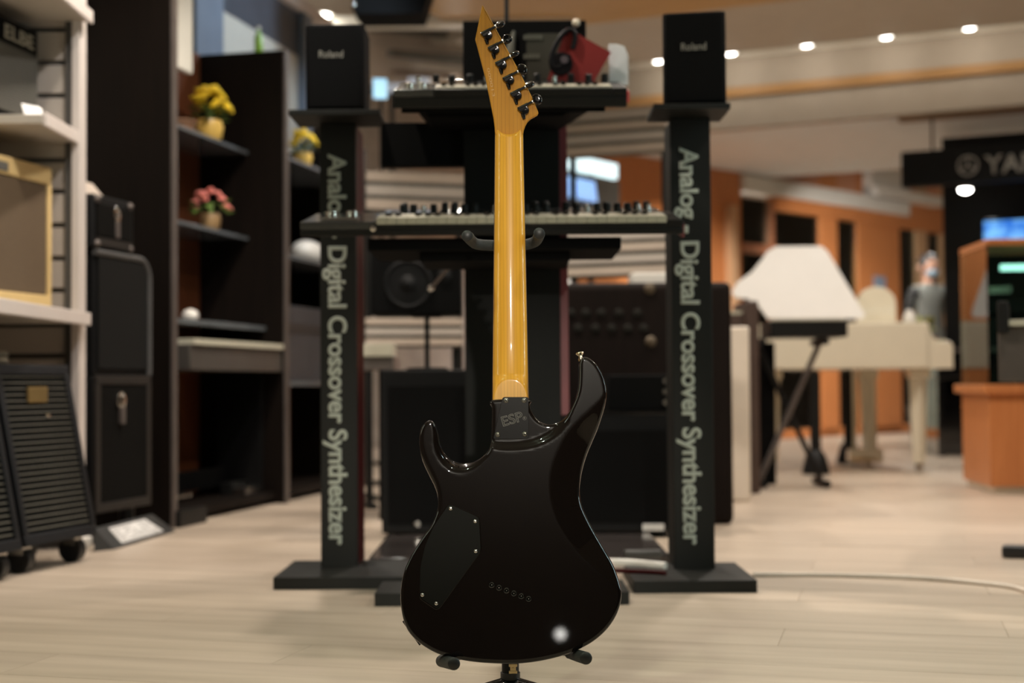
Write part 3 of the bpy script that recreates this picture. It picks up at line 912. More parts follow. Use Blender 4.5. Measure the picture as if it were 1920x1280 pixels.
# studio monitor on a pole standing on the left amplifier
mY = 4.72
X0, X1, Z0, Z1 = rect(694, 470, 864, 590, mY)
t = thing('studio_monitor', 'black studio monitor with round woofer under the large keyboard', 'speaker', (X0, mY, Z0))
W_ = X1 - X0; H_ = Z1 - Z0
MB().box(0, W_, 0, 0.2, 0, H_, 0.01).build('case', blackmatt, t)
Mx = Matrix.Translation((W_ * 0.42, 0, H_ * 0.48)) @ FACE
MB().torus(0.075, 0.008, 32, 8, Mx).build('woofer_ring', tolex, t)
MB().lathe([(0.072, 0.001), (0.03, 0.004), (0.028, 0.006), (0.0, 0.014)], 24, Mx).build('woofer_cone', tolex, t)
MB().lathe([(0.024, 0.001), (0.020, 0.004), (0.0, 0.006)], 18, Matrix.Translation((W_ * 0.82, 0, H_ * 0.6)) @ FACE).build('tweeter', tolex, t)
pz = zA1
t = thing('monitor_pole', 'short black pole carrying the studio monitor', 'stand', (at(800, 600, mY + 0.06).x, mY + 0.08, pz))
MB().lathe([(0.07, 0), (0.07, 0.008), (0.0, 0.01)], 20).build('base', black, t)
MB().tube([(0, 0, 0.006), (0, 0, Z0 - pz - 0.004)], 0.009, 10).build('pole', black, t)
MB().box(-0.05, 0.05, -0.05, 0.05, Z0 - pz - 0.008, Z0 - pz).build('top_plate', black, t)

# beige slatted display panels behind the stands
def slatpanel(px0, py0, px1, py1, Y, n, lab, yaw, foot=True):
    X0, X1, Z0, Z1 = rect(px0, py0, px1, py1, Y)
    t = thing('slatted_panel', lab, 'panel', ((X0 + X1) / 2, Y, 0), yaw)
    wd = (X1 - X0) / 2 / math.cos(yaw)
    MB().box(-wd, wd, 0.012, 0.03, Z0, Z1).build('backing', darkgrey, t)
    hh = (Z1 - Z0) / n
    for k in range(n):
        MB().box(-wd, wd, 0.0, 0.012, Z0 + k * hh + 0.012 * hh / 0.05, Z0 + (k + 1) * hh - 0.004, 0.001).build('slat', (beige, slatgrey)[k % 2], t)
    for x in (-wd + 0.02, wd - 0.02):
        MB().tube([(x, 0.045, 0), (x, 0.045, Z1)], 0.015, 10).build('post', black, t)
        MB().box(x - 0.02, x + 0.02, -0.06, 0.15, 0, 0.02, 0.003).build('foot', black, t)
    return t
slatpanel(690, 322, 872, 400, 6.3, 3, 'beige slatted display panel behind the large keyboard beside the red edged stand', R(18))
slatpanel(1062, 205, 1245, 292, 6.4, 4, 'grey beige slatted panel under the cove lamps behind the lettered stand', R(-20))
slatpanel(1062, 432, 1256, 520, 5.6, 4, 'beige slatted panel above the brown cabinet', R(-20))
slatpanel(688, 594, 866, 652, 5.85, 3, 'low beige slatted panel above the black amplifier', R(14))

# white keyed piano peeking behind the left stand
X0, X1, Z0, Z1 = rect(640, 644, 738, 694, 5.25)
t = thing('digital_piano', 'dark digital piano with white keys peeking past the red edge', 'piano', (X1, 5.25, 0))
MB().box(X0 - X1, 0, 0, 0.3, Z0, Z0 + 0.05, 0.004).build('key_case', greytrim, t)
MB().box(X0 - X1, -0.002, -0.01, 0.14, Z0 + 0.05, Z1, 0.003).build('key_bed', whitekey, t)
MB().box(X0 - X1 + 0.01, X0 - X1 + 0.05, 0.05, 0.28, 0, Z0).build('leg', blackmatt, t)
MB().box(-0.06, -0.02, 0.05, 0.28, 0, Z0).build('leg', blackmatt, t)

# lit sign behind the stands
sY = 8.9
a, b_, c, d = at(1060, 312, sY), at(1158, 336, sY + 0.75), at(1158, 308, sY + 0.75), at(1060, 287, sY)
t = thing('light_box_sign', 'glowing white bar above a blue lit letter sign behind the stand', 'sign', (0, 0, 0))
whitelit = mat('lit_bar', (0.8, 0.95, 1), 0.4, emit=(0.72, 0.95, 1.0), estr=1.25)
bluelit = mat('lit_blue', (0.4, 0.6, 0.9), 0.4, emit=(0.30, 0.52, 0.95), estr=0.9)
MB().quad(a, b_, c, d, 0.06).build('white_bar', whitelit, t)
e0, e1, e2, e3 = at(1050, 402, sY), at(1162, 410, sY + 0.75), at(1162, 338, sY + 0.75), at(1050, 314, sY)
off = Vector((-0.045, 0.06, 0)) * -0.0
MB().quad(e0 + Vector((0, .03, 0)), e1 + Vector((0, .03, 0)), e2 + Vector((0, .03, 0)), e3 + Vector((0, .03, 0)), 0.05).build('board', darkgrey, t)
g0, g1 = at(1054, 366, sY - 0.01), at(1118, 378, sY + 0.43)
dx = (g1 - g0); Ls = dx.length; dx.normalize()
zz = Vector((0, 0, 1)); zz = (zz - dx * zz.dot(dx)).normalized(); nn = dx.cross(zz)
Mt = Matrix(((dx.x, zz.x, nn.x, g0.x), (dx.y, zz.y, nn.y, g0.y), (dx.z, zz.z, nn.z, g0.z), (0, 0, 0, 1)))
lettering(textmesh('YAMAHA', Ls, bluelit, 0.03, 0.012, height=0.135), t, Mt)
MB().tube([(e0 + e1) / 2 + Vector((0, .07, 0)), Vector(((e0.x + e1.x) / 2, (e0.y + e1.y) / 2 + .07, 0))], 0.02, 10).build('pole', black, t)
MB().lathe([(0.2, 0), (0.2, 0.015), (0.0, 0.02)], 24, Matrix.Translation(((e0.x + e1.x) / 2, (e0.y + e1.y) / 2 + .07, 0))).build('foot', black, t)
MB().box((e0.x + e1.x) / 2 - 0.02, (e0.x + e1.x) / 2 + 0.02, (e0.y + e1.y) / 2 + 0.06, (e0.y + e1.y) / 2 + 0.09, e1.z, d.z - 0.01).build('bracket', black, t)

# glowing panel on an added pole, standing in for a bright far window
p0, p1 = at(705, 172, 9.0), at(805, 145, 9.0)
t = thing('window_panel', 'pale blue lit panel standing in for a far window', 'screen', (p0.x, 9.0, 0))
MB().box(0, p1.x - p0.x, 0, 0.04, p0.z, p1.z, 0.003).build('screen', mat('pale_lit', (0.6, 0.65, 0.72), 0.5, emit=(0.62, 0.68, 0.78), estr=0.35), t)
MB().tube([(0.1, 0.03, 0), (0.1, 0.03, p0.z)], 0.015, 10).build('pole', black, t)
MB().lathe([(0.15, 0), (0.15, 0.015), (0.0, 0.02)], 20, Matrix.Translation((0.1, 0.03, 0))).build('foot', black, t)
ceiling_lamp(at(855, 150, 9.05), 'oval glowing lamp just above the small keyboard', 1.0, 'recessed lamps of the ceiling cove', 0.05)
p0, p1 = at(700, 184, 7.2), at(732, 162, 7.4)
t = thing('tablet', 'small glowing pale blue tablet beside the loudspeaker', 'tablet', (p0.x, p0.y, 0), R(10))
MB().box(0, p1.x - p0.x, 0, 0.012, p0.z, p1.z, 0.002).build('screen', mat('tablet_lit', (0.5, 0.75, 0.9), 0.4, emit=(0.40, 0.75, 1.0), estr=0.8), t)
MB().tube([(0.04, 0.02, 0), (0.04, 0.02, p0.z + 0.02)], 0.008, 8).build('pole', black, t)
MB().lathe([(0.12, 0), (0.12, 0.012), (0.0, 0.015)], 20, Matrix.Translation((0.04, 0.02, 0))).build('foot', black, t)

# ------------------------------------------------------------------ lettered speaker stands
def speaker_stand(px0, px1, y_top, yb_front, pf, lab, base_px, plate_px, spx, spy, bevel_top, splab):
    Yb = fl(px0, yb_front).y                     # base front
    Yp = Yb + 0.21                              # post front
    X0, X1 = at(px0, 800, Yp).x, at(px1, 800, Yp).x
    z_top = at(px0, y_top, Yp - 0.1).z
    t = thing('speaker_stand', lab, 'stand', ((X0 + X1) / 2, Yp, 0), 0, 'lettered loudspeaker stands')
    hw = (X1 - X0) / 2
    MB().box(-hw, hw, 0, 0.03, 0.02, z_top, 0.002).build('front_panel', standblack, t)
    MB().box(-hw + 0.004, hw - 0.004, 0.03, 0.18, 0.02, z_top, 0.002).build('post', standblack, t)
    MB().box(hw - 0.004, hw, 0.03, 0.18, 0.02, z_top, 0.001).build('side_plate', redpaint, t)['label'] = 'red painted side plate'
    bx0, bx1 = at(base_px[0], 1100, Yb).x - t.location.x, at(base_px[1], 1100, Yb).x - t.location.x
    MB().box(bx0, bx1, -0.21, 0.13, 0, 0.030, 0.002).build('base_plate', standblack, t)
    p0, p1 = at(plate_px[0], 215, Yp - 0.12).x - t.location.x, at(plate_px[1], 215, Yp - 0.12).x - t.location.x
    MB().box(p0, p1, -0.12, 0.06, z_top, z_top + 0.014, 0.002).build('top_plate', standblack, t)
    za, zb_ = at(px0, 288 if px0 < 900 else 276, Yp).z, at(px0, 1022, Yp).z
    me = textmesh('Analog - Digital Crossover Synthesizer', za - zb_, printgrey, 0.028, 0.0012, spacing=0.98)
    co = [v.co.y for v in me.vertices]
    ct = at(632 if px0 < 900 else 1294, 650, Yp).x - t.location.x
    lettering(me, t, Matrix.Translation((ct - 0.021, -0.0006, za)) @ DOWN)
    # loudspeaker on top
    Ys = Yp - 0.10
    sx0, sx1 = at(spx[0], 120, Ys).x, at(spx[1], 120, Ys).x
    zs = z_top + 0.014
    zt_ = at(spx[0], spy, Ys).z
    s_ = thing('loudspeaker', splab, 'speaker', ((sx0 + sx1) / 2, Ys, zs), 0, 'small loudspeakers on the lettered stands')
    w2 = (sx1 - sx0) / 2
    if px0 > 900: s_.rotation_euler = (0, 0, R(-9))
    Hs = zt_ - zs
    MB().box(-w2, w2, 0.02, 0.16, 0, Hs, 0.006).build('case', blackmatt, s_)
    MB().box(-w2 + 0.004, w2 - 0.004, 0.0, 0.02, 0.004, Hs - 0.004, 0.009, None, 3).build('grille', mat('speaker_grille', (0.0025, 0.0025, 0.0025), 0.85, spec=0.1), s_)
    lettering(textmesh('Roland', 0.062, mat('logo_grey', (0.22, 0.21, 0.18), 0.5), 0.01, 0.001, height=0.0185), s_, Matrix.Translation((-0.031 - (0.008 if px0 < 900 else 0), -0.0006, Hs * (0.60 if px0 < 900 else 0.575))) @ FACE)
    return t
speaker_stand(601, 669, 218, 1105, 0, 'black lettered speaker stand with red side facing the dark cabinets', (512, 766), (541, 712), (571, 682), 42, False, 'black box loudspeaker on the stand beside the dark cabinets')
speaker_stand(1262, 1338, 207, 1112, 0, 'black lettered speaker stand next to the brown cabinet and white piano', (1188, 1420), (1226, 1370), (1242, 1360), 19, True, 'black box loudspeaker below the cove lamps')

# ------------------------------------------------------------------ centre keyboard stand
cYc = 3.66
t = thing('display_stand', 'black two tier display column with red edge behind the guitar', 'stand', (at(960, 900, cYc).x, cYc, 0))
ox = t.location.x
X0, X1 = at(872, 700, cYc).x - ox, at(1052, 700, cYc).x - ox
zt_ = at(960, 42, cYc).z
MB().box(X0, X1, 0, 0.05, 0.03, at(960, 160, cYc).z, 0.002).build('column', mat('column_black', (0.005, 0.0055, 0.005), 0.6, spec=0.2), t)
xr = at(1066, 700, cYc + 0.03).x - ox
MB().box(X1, xr, 0.015, 0.045, 0.42, at(960, 232, cYc).z, 0.001).build('red_edge', pinkpaint, t)['label'] = 'red edge strip'
b0, b1 = fl(702, 1137), fl(1182, 1137)
MB().box(b0.x - ox, b1.x - ox, b0.y - cYc, 3.43 - cYc, 0, 0.030, 0.002).build('base_plate', standblack, t)
MB().box(X0, X1, 3.43 - cYc, 0.12, 0, 0.030, 0.002).build('base_tail', standblack, t)
h0, h1 = at(868, 155, cYc).x - ox, at(1100, 155, cYc).x - ox
hz0, hz1 = at(980, 165, cYc).z, at(980, 38, cYc).z
MB().box(h0, h1, 0.0, 0.04, hz0, hz1, 0.004).build('header_panel', blackmatt, t)
MB().box(h0 + 0.165, h1 - 0.045, -0.003, 0.0, hz0 + 0.02, hz1 - 0.035).build('picture', mat('screen_olive', (0.035, 0.034, 0.024), 0.5), t)
pgm = mat('dim_print', (0.12, 0.12, 0.095), 0.6)
for px, py, ww in ((982, 70, 0.05), (982, 106, 0.043)):
    q = at(px, py, cYc - 0.005)
    for k in range(5):
        MB().box(q.x - ox + k * ww / 5, q.x - ox + (k + .7) * ww / 5, -0.006, -0.004, q.z - 0.006, q.z + 0.006).build('print_mark', pgm, t)
q = at(955, 80, cYc - 0.005)
MB().tube([(q.x - ox - 0.0, -0.006, q.z - 0.03), (q.x - ox + 0.006, -0.006, q.z), (q.x - ox + 0.012, -0.006, q.z + 0.03)], [0.014, 0.009, 0.004], 10).build('print_swirl', pgm, t)
MB().tube([(at(950, 40, cYc).x - ox, 0.02, hz1), (at(950, 40, cYc).x - ox, 0.02, hz1 + 0.16)], 0.006, 8).build('pole', black, t)
q = at(1080, 43, cYc)
MB().tube([(q.x - ox, 0.01, hz1), (q.x - ox, 0.01, q.z - 0.01)], 0.003, 8).build('lamp_stalk', black, t)
MB().ball((q.x - ox, 0.0, q.z), 0.011, 2).build('lamp_knob', ivory, t)
x0, x1, z0, z1 = rect(718, 234, 872, 316, 3.72)
MB().box(x0 - ox, X0 + 0.01, 0.02, 0.06, z0, z1, 0.003).build('side_panel', blackmatt, t)
# perforation dots on the column
dm = MB().lathe([(0.0035, 0), (0.0035, 0.001), (0.0, 0.001)], 8, FACE).mesh('perforation', mat('perforation_grey', (0.010, 0.010, 0.0095), 0.7, spec=0.2))
for i in range(3):
    for j in range(8):
        link('perforation', dm, t, (X1 - 0.03 - 0.025 * i, -0.0005, 0.36 + j * 0.055))

def synth(name, lab, px0, px1, y_front, Yf, depth, thick, tilt, kx0, kx1, nwhite, label_cat='keyboard', end_m=None, grp=None):
    a, b_ = at(px0, y_front, Yf), at(px1, y_front, Yf)
    Wd = b_.x - a.x
    t = thing(name, lab, label_cat, (a.x, Yf, (a.z + b_.z) / 2), 0, None, rot=(R(tilt), 0, 0))
    # case with a sunk key bed: local z 0 is the top of the front lip
    lip = 0.012 if nwhite < 25 else 0.0
    k0, k1 = at(kx0, y_front, Yf).x - a.x, at(kx1, y_front, Yf).x - a.x
    kd = 0.45 * depth
    kz0, kz1 = (-0.018, 0.004) if lip else (-0.0065, 0.0095)
    MB().box(0, Wd, 0, depth, -thick, -0.018, 0.004).build('case', black, t)
    MB().box(0, k0 - 0.002, 0, depth, -0.018, 0.0, 0.003).build('panel', mat('panel_dark', (0.03, 0.032, 0.032), 0.25, coat=0.4), t)
    MB().box(k1 + 0.002, Wd, 0, depth, -0.018, 0.0, 0.003).build('end_block', black, t)
    if not lip: MB().box(k0 - 0.002, k1 + 0.002, 0, kd, -0.018, -0.0075, 0.002).build('key_slip', black, t)
    MB().box(k0 - 0.002, k1 + 0.002, kd, depth, -0.018, kz1, 0.003).build('panel', MATS['panel_dark'], t)
    kw = (k1 - k0) / nwhite

    if lip: MB().box(k0 - 0.002, k1 + 0.002, 0, lip - 0.001, -0.018, 0.0, 0.002).build('front_lip', black, t)
    wk = MB().box(0.0004, kw - 0.0004, lip + (0.003 if lip else 0), kd - 0.004, kz0, kz1, 0.0012).mesh('white_key', whitekey)
    for i in range(nwhite):
        link('white_key', wk, t, (k0 + i * kw, -0.003, 0))
    bk = MB().box(-kw * 0.28, kw * 0.28, kd * 0.36, kd - 0.004, kz1, kz1 + 0.008, 0.0015).mesh('black_key', blackgloss)
    for i in range(nwhite - 1):
        if i % 7 in (0, 1, 3, 4, 5):
            link('black_key', bk, t, (k0 + (i + 1) * kw, 0, 0))
    return t, Wd, k0, k1, kd
# large synthesizer
t, Wd, k0, k1, kd = synth('large_synthesizer', 'large black synthesizer with white keys and red end on the lower tier', 562, 1282, 414, 3.31, 0.28, 0.034, 11, 706, 1250, 29)
kn = MB().lathe([(0.009, 0), (0.008, 0.018), (0.006, 0.02), (0.0, 0.02)], 14).mesh('knob', black)
knc = MB().lathe([(0.007, 0), (0.006, 0.016), (0.0, 0.017)], 12).mesh('knob', steel)
for i in range(25):
    for j in range(2):
        if random.random() < 0.72:
            link('knob', kn if random.random() < 0.85 else knc, t, (k0 + 0.05 + i * 0.025, 0.165 + j * 0.055, 0.0095))
MB().box(Wd, Wd + 0.007, 0.04, 0.2, -0.045, -0.012, 0.002).build('red_end', pinkpaint, t)
for x in (0.055, 0.105):
    MB().lathe([(0.016, 0), (0.014, 0.014), (0.0, 0.017)], 16, Matrix.Translation((x, 0.17, 0))).build('wheel', steel, t)
MB().box(0.045, 0.13, 0.05, 0.09, 0.0, 0.006, 0.002).build('slider_bank', steel, t)
MB().lathe([(0.007, 0), (0.007, 0.004), (0, 0.005)], 12, Matrix.Translation((k0 - 0.008, -0.0005, -0.016)) @ FACE).build('jack', steel, t)
# its tray
a0, a1 = at(690, 452, 3.36), at(1165, 452, 3.36)
tr = MB().box(a0.x - ox, a1.x - ox, 3.36 - cYc, 0.0, at(960, 468, 3.36).z, at(960, 442, 3.36).z - 0.004, 0.003).build('lower_tray', blackmatt, bpy.data.objects['display_stand'])
MB().box(a0.x - ox + 0.12, a1.x - ox - 0.12, 3.40 - cYc, 0.0, at(960, 486, 3.36).z, at(960, 466, 3.36).z, 0.003).build('tray_bracket', blackmatt, bpy.data.objects['display_stand'])
# small synthesizer
t, Wd, k0, k1, kd = synth('small_synthesizer', 'small black synthesizer with mini keys on the upper tier', 737, 1176, 166, 3.34, 0.235, 0.045, 15.5, 815, 1148, 22)
for i in range(12):
    link('knob', kn if i % 4 else knc, t, (0.05 + i * 0.042, 0.16 + 0.03 * (i % 2), 0.004))
MB().lathe([(0.012, 0), (0.011, 0.012), (0.0, 0.014)], 16, Matrix.Translation((0.035, 0.05, 0))).build('wheel', steel, t)
MB().lathe([(0.012, 0), (0.011, 0.012), (0.0, 0.014)], 16, Matrix.Translation((0.066, 0.05, 0))).build('wheel', steel, t)
MB().box(Wd, Wd + 0.006, 0.0, 0.1, -0.035, -0.008, 0.002).build('red_end', mat('red_end', (0.55, 0.08, 0.08), 0.4), t)
a0, a1 = at(752, 200, 3.38), at(1135, 200, 3.38)
ut = MB().box(a0.x - ox, a1.x - ox, -0.0, 0.30, -0.02, 0.0, 0.003).build('upper_tray', blackmatt, bpy.data.objects['display_stand'])
ut.location = (0, 3.38 - cYc, at(960, 195, 3.38).z); ut.rotation_euler = (R(15.5), 0, 0)
MB().prism([(0, 0), (0.0, 0.0)] if False else [(a0.x - ox + .06, at(960, 222, 3.5).z), (a1.x - ox - .10, at(960, 222, 3.5).z), (a1.x - ox - .02, at(960, 200, 3.45).z + .03), (a0.x - ox + .02, at(960, 200, 3.45).z + .03)], 3.47 - cYc, 0.0).build('tray_bracket', blackmatt, bpy.data.objects['display_stand'])

# red leaflet with printed headphones leaning on the header panel
rY = 3.56
c0 = [at(*q, rY) for q in ((1026, 150), (1112, 156), (1146, 98), (1062, 52))]
t = thing('headphone_leaflet', 'red card with dark printed headphones on the small keyboard', 'card', (0, 0, 0))
MB().quad(c0[0], c0[1], c0[2], c0[3], 0.004).build('card', mat('card_red', (0.22, 0.016, 0.014), 0.5), t)
hp = []
for k in range(21):
    a = R(k * 18)
    hp.append(at(1056 + 22 * math.cos(a) * 0.8 + 14 * math.sin(a), 92 - 40 * math.sin(a) * 0.9 + 0 * math.cos(a), rY - 0.006))
hdm = mat('headphone_print', (0.006, 0.005, 0.006), 0.6, spec=0.1)
MB().tube(hp[:20], 0.0065, 8).build('headband_print', hdm, t)
q = at(1052, 120, rY - 0.006)
MB().lathe([(0.030, 0), (0.028, 0.004), (0.0, 0.005)], 24, Matrix.Translation(q) @ FACE).build('earcup_print', hdm, t)
q = at(1058, 112, rY - 0.012)
MB().lathe([(0.010, 0), (0.009, 0.002), (0.0, 0.002)], 16, Matrix.Translation(q) @ FACE).build('earcup_centre', mat('cup_grey', (0.10, 0.08, 0.09), 0.4), t)
# clear acrylic holder
q0, q1 = at(1142, 160, 3.58), at(1178, 82, 3.58)
t = tag(MB().prism([(q0.x, q0.z), (q1.x, q0.z), (q1.x, q1.z - 0.03), (q1.x - 0.01, q1.z - 0.006), (q1.x - 0.03, q1.z), (q0.x, q1.z)], 3.58, 3.59, None, 0.002).build('leaflet_holder', mat('frosted_acrylic', (0.75, 0.75, 0.76), 0.2, var=0.02)), 'pale acrylic leaflet holder at the end of the small keyboard', 'holder')
# silver boom arm
p0, p1 = at(808, 540, 3.9), at(860, 478, 3.72)
t = thing('boom_arm', 'thin silver arm with round end below the large keyboard', 'arm', p0)
MB().tube([(0, 0, 0), p1 - p0], 0.005, 8).build('rod', greytrim, t)
MB().ball((0, 0, 0), 0.010, 2).build('end_knob', chrome, t)

# things at the floor behind the centre stand
a = fl(694, 1060)
t = thing('floor_platform', 'low dark glossy platform on the floor behind the guitar', 'platform', (0, 0, 0))
MB().box(fl(690, 1062).x, fl(1262, 1062).x, 3.95, 4.55, 0, 0.022, 0.003).build('board', mat('platform_grey', (0.05, 0.042, 0.040), 0.18, coat=0.5), t)
def cable(name, pts, r, m, lab):
    P = []
    pts = [Vector(p_) for p_ in pts]
    for i in range(len(pts) - 1):
        p0 = pts[max(i - 1, 0)]; p1 = pts[i]; p2 = pts[i + 1]; p3 = pts[min(i + 2, len(pts) - 1)]
        for k in range(8):
            s_ = k / 8
            P.append(0.5 * ((2 * p1) + (p2 - p0) * s_ + (2 * p0 - 5 * p1 + 4 * p2 - p3) * s_ ** 2 + (3 * p1 - p0 - 3 * p2 + p3) * s_ ** 3))
    P.append(pts[-1])
    return tag(MB().tube(P, r, 8).build(name, m), lab, 'cable')
up = Vector((0, 0, 0.005))
cable('floor_cable', [fl(1412, 1081) + up, fl(1500, 1081) + up, fl(1620, 1083) + up, fl(1740, 1088) + up, fl(1840, 1097) + up, fl(1910, 1107) + up, fl(1955, 1130) + up], 0.006, mat('cable_beige', (0.62, 0.55, 0.47), 0.5), 'thin beige cable running across the open floor')
cable('white_cable', [fl(1100, 1058, .03) + up, fl(1180, 1060, .03) + up, fl(1225, 1064, .03) + up, fl(1248, 1066, .03) + up], 0.012, white, 'thick white cable on the dark platform')
cable('red_cable', [fl(1100, 1072, .03) + up, fl(1180, 1074, .03) + up, fl(1225, 1076, .03) + up, fl(1248, 1078, .03) + up], 0.006, redpaint, 'red cable on the dark platform below the white one')
p = fl(1205, 1046, 0.022)
t = thing('power_adapter', 'dark grey power adapter on the platform by the amplifier', 'adapter', (p.x, p.y, 0.022))
MB().box(-0.05, 0.05, -0.02, 0.02, 0, 0.022, 0.005).build('body', mat('adapter_grey', (0.05, 0.052, 0.05), 0.4), t)
MB().tube([(0.05, 0, 0.012), (0.10, 0.01, 0.006)], 0.004, 8).build('plug_lead', black, t)

# hanging black object above
x0, x1, z0, z1 = rect(660, -40, 812, 26, 6.8)
t = thing('hanging_monitor', 'black box hanging from the ceiling at the top edge', 'speaker', (x0, 6.8, z0))
MB().prism([(0.03, 0), (x1 - x0 - 0.05, 0), (x1 - x0, z1 - z0), (0, z1 - z0), (0, 0.03)], 0, 0.25, None, 0.004).build('case', blackmatt, t)
MB().tube([(0.1, 0.1, z1 - z0), (0.1, 0.1, 2.9 - z0)], 0.012, 8).build('hanger', black, t)
MB().ball((0.01, -0.005, 0.045), 0.012, 2).build('knob', steel, t)

# ------------------------------------------------------------------ dark display cabinets
t = bpy.data.objects.new('display_cabinet', None); COL.objects.link(t); t.matrix_world = MC
tag(t, 'tall dark brown two bay display cabinet with grey edge trims', 'cabinet')
for x in (0.0, 1.057, 2.10):
    hz_ = 1.94 if x < 2 else 1.68
    MB().box(x, x + 0.04, 0.0, 0.40, 0, hz_, 0.002).build('side_panel', darkwood, t)
    MB().box(x + 0.004, x + 0.036, -0.012, 0.0, 0, hz_, 0.002).build('edge_trim', greytrim, t)
for x in (0.04, 1.097):
    MB().box(x, x + 1.017, 0.385, 0.40, 0.05, 1.94 if x < 1 else 1.66).build('back_panel', redwood, t)
greyglass = mat('smoked_shelf', (0.10, 0.11, 0.12), 0.12, coat=0.3)
MB().box(0.04, 1.057, 0.16, 0.385, 1.495, 1.51, 0.001).build('shelf', greyglass, t)
MB().box(0.04, 1.057, 0.16, 0.385, 1.125, 1.14, 0.001).build('shelf', greyglass, t)
MB().box(0.04, 1.057, 0.08, 0.385, 0.735, 0.755, 0.001).build('shelf', greyglass, t)
MB().box(1.097, 2.10, 0.04, 0.385, 1.495, 1.51, 0.001).build('shelf', greyglass, t)
MB().box(1.097, 2.10, 0.04, 0.385, 1.06, 1.075, 0.001).build('shelf', greyglass, t)
MB().box(1.097, 2.10, 0.04, 0.385, 0.50, 0.52, 0.001).build('shelf', greyglass, t)
MB().box(0.04, 1.057, 0.03, 0.385, 0.02, 0.05, 0.001).build('bottom_board', darkwood, t)
MB().box(1.097, 2.10, 0.03, 0.385, 0.02, 0.05, 0.001).build('bottom_board', darkwood, t)
MB().box(0.02, 0.24, -0.03, 0.0, 0.0, 0.06, 0.004).build('foot_block', black, t)

# home piano inside the first bay
t = bpy.data.objects.new('home_piano', None); COL.objects.link(t); t.matrix_world = MC
tag(t, 'slim dark home piano with cream keys standing in the cabinet bay', 'piano')
MB().box(0.16, 1.04, 0.0, 0.30, 0.56, 0.655, 0.005).build('key_case', mat('slate_case', (0.055, 0.05, 0.045), 0.35), t)
nk = 24
wkm = MB().box(0.0005, 0.86 / nk - 0.0005, -0.012, 0.13, 0.655, 0.675, 0.001).mesh('white_key', whitekey)
for i in range(nk):
    link('white_key', wkm, t, (0.17 + i * 0.86 / nk, 0, 0))
for x in (0.17, 1.0):
    MB().box(x, x + 0.03, 0.08, 0.28, 0.05, 0.56, 0.003).build('leg', blackmatt, t)
MB().box(0.20, 1.0, 0.24, 0.26, 0.08, 0.16, 0.003).build('crossbar', blackmatt, t)
for k in range(3):
    MB().box(0.32 + k * 0.05, 0.345 + k * 0.05, 0.13, 0.24, 0.075, 0.09, 0.003).build('pedal', steel, t)
q = cab(0.62, 0.22, 0.755)
tag(MB().ball((0, 0, 0.028), 0.034, 2, (1, 1, 0.8)).build('white_ball', white), 'small white ball on the grey shelf above the home piano', 'ornament').location = q
q = cab(0.95, 0.10, 0.05)
t = thing('pedal_unit', 'silver pedal bar on the floor of the cabinet bay', 'pedal', q, CA)
MB().box(-0.10, 0.06, -0.02, 0.04, 0, 0.03, 0.008).build('bar', steel, t)
MB().box(-0.10, 0.06, 0.04, 0.10, 0, 0.05, 0.004).build('housing', black, t)

def flowers(p, lab, petal, leafm, potm, sc, spread, seed, nblo=34, leafy=1.0):
    rnd = random.Random(seed)
    t = thing('potted_flowers', lab, 'plant', p)
    MB().lathe([(0.030 * sc, 0), (0.045 * sc, 0.02 * sc), (0.052 * sc, 0.06 * sc), (0.045 * sc, 0.085 * sc), (0.0, 0.085 * sc)], 18).build('pot', potm, t)
    MB().tube([(0, 0, 0.07 * sc), (0, 0, 0.14 * sc)], 0.012 * sc, 8).build('stem', leafm, t)
    lm = MB()
    lm._add([(0, 0, 0), (0.02, -0.014, 0.006), (0.05, 0, 0.004), (0.02, 0.014, 0.006), (0.02, 0, -0.002)], [(0, 1, 4), (1, 2, 4), (2, 3, 4), (3, 0, 4), (0, 3, 2, 1)], Matrix.Scale(sc, 4))
    lme = lm.mesh('leaf', leafm)
    for k in range(26):
        a = rnd.uniform(0, 6.28)
        link('leaf', lme, t, (0.035 * sc * leafy * math.cos(a), 0.035 * sc * leafy * math.sin(a), rnd.uniform(.085, .135) * sc), (rnd.uniform(-.4, .4), rnd.uniform(-.5, .6), a))
    bm = MB()
    for k in range(7):
        a = k * 0.898
        bm.ball((0.010 * math.cos(a) * sc, 0.010 * math.sin(a) * sc, 0), 0.011 * sc, 1, (1, 1, .6))
    bm.ball((0, 0, 0.004 * sc), 0.009 * sc, 1)
    bme = bm.mesh('blossom', petal)
    for k in range(nblo):
        a = rnd.uniform(0, 6.28); rr = spread * sc * math.sqrt(rnd.random())
        z = (0.125 + 0.085 * (1 - (rr / (spread * sc)) ** 2) + rnd.uniform(-.012, .012)) * sc
        link('blossom', bme, t, (rr * math.cos(a), rr * math.sin(a), z), (math.sin(a) * -0.5, math.cos(a) * .5, a))
    return t
yel = mat('petal_yellow', (0.85, 0.58, 0.02), 0.6, var=0.2)
pnk = mat('petal_pink', (0.72, 0.22, 0.18), 0.6, var=0.3)
lgr = mat('leaf_green', (0.10, 0.17, 0.03), 0.5, var=0.3)
q = cab(0.83, 0.235, 1.51)
flowers(q, 'bright yellow flowers in a yellow pot on the upper cabinet shelf', yel, lgr, mat('pot_yellow', (0.65, 0.42, 0.10), 0.3), 1.12, 0.078, 1)
q = cab(0.80, 0.215, 1.14)
flowers(q, 'pink flowers with green leaves on the lower cabinet shelf', pnk, lgr, mat('pot_tan', (0.32, 0.20, 0.09), 0.5), 0.84, 0.095, 2, 20, 2.0)
q = cab(1.573, 0.11, 1.51)
flowers(q, 'smaller yellow flowers in the far cabinet bay', yel, lgr, mat('pot_yellow', (0.65, 0.42, 0.10), 0.3), 0.85, 0.075, 3)
q = cab(0.63, 0.27, 1.51)
t = thing('woven_basket', 'small brown woven basket with pale cloth on the upper cabinet shelf', 'basket', q)
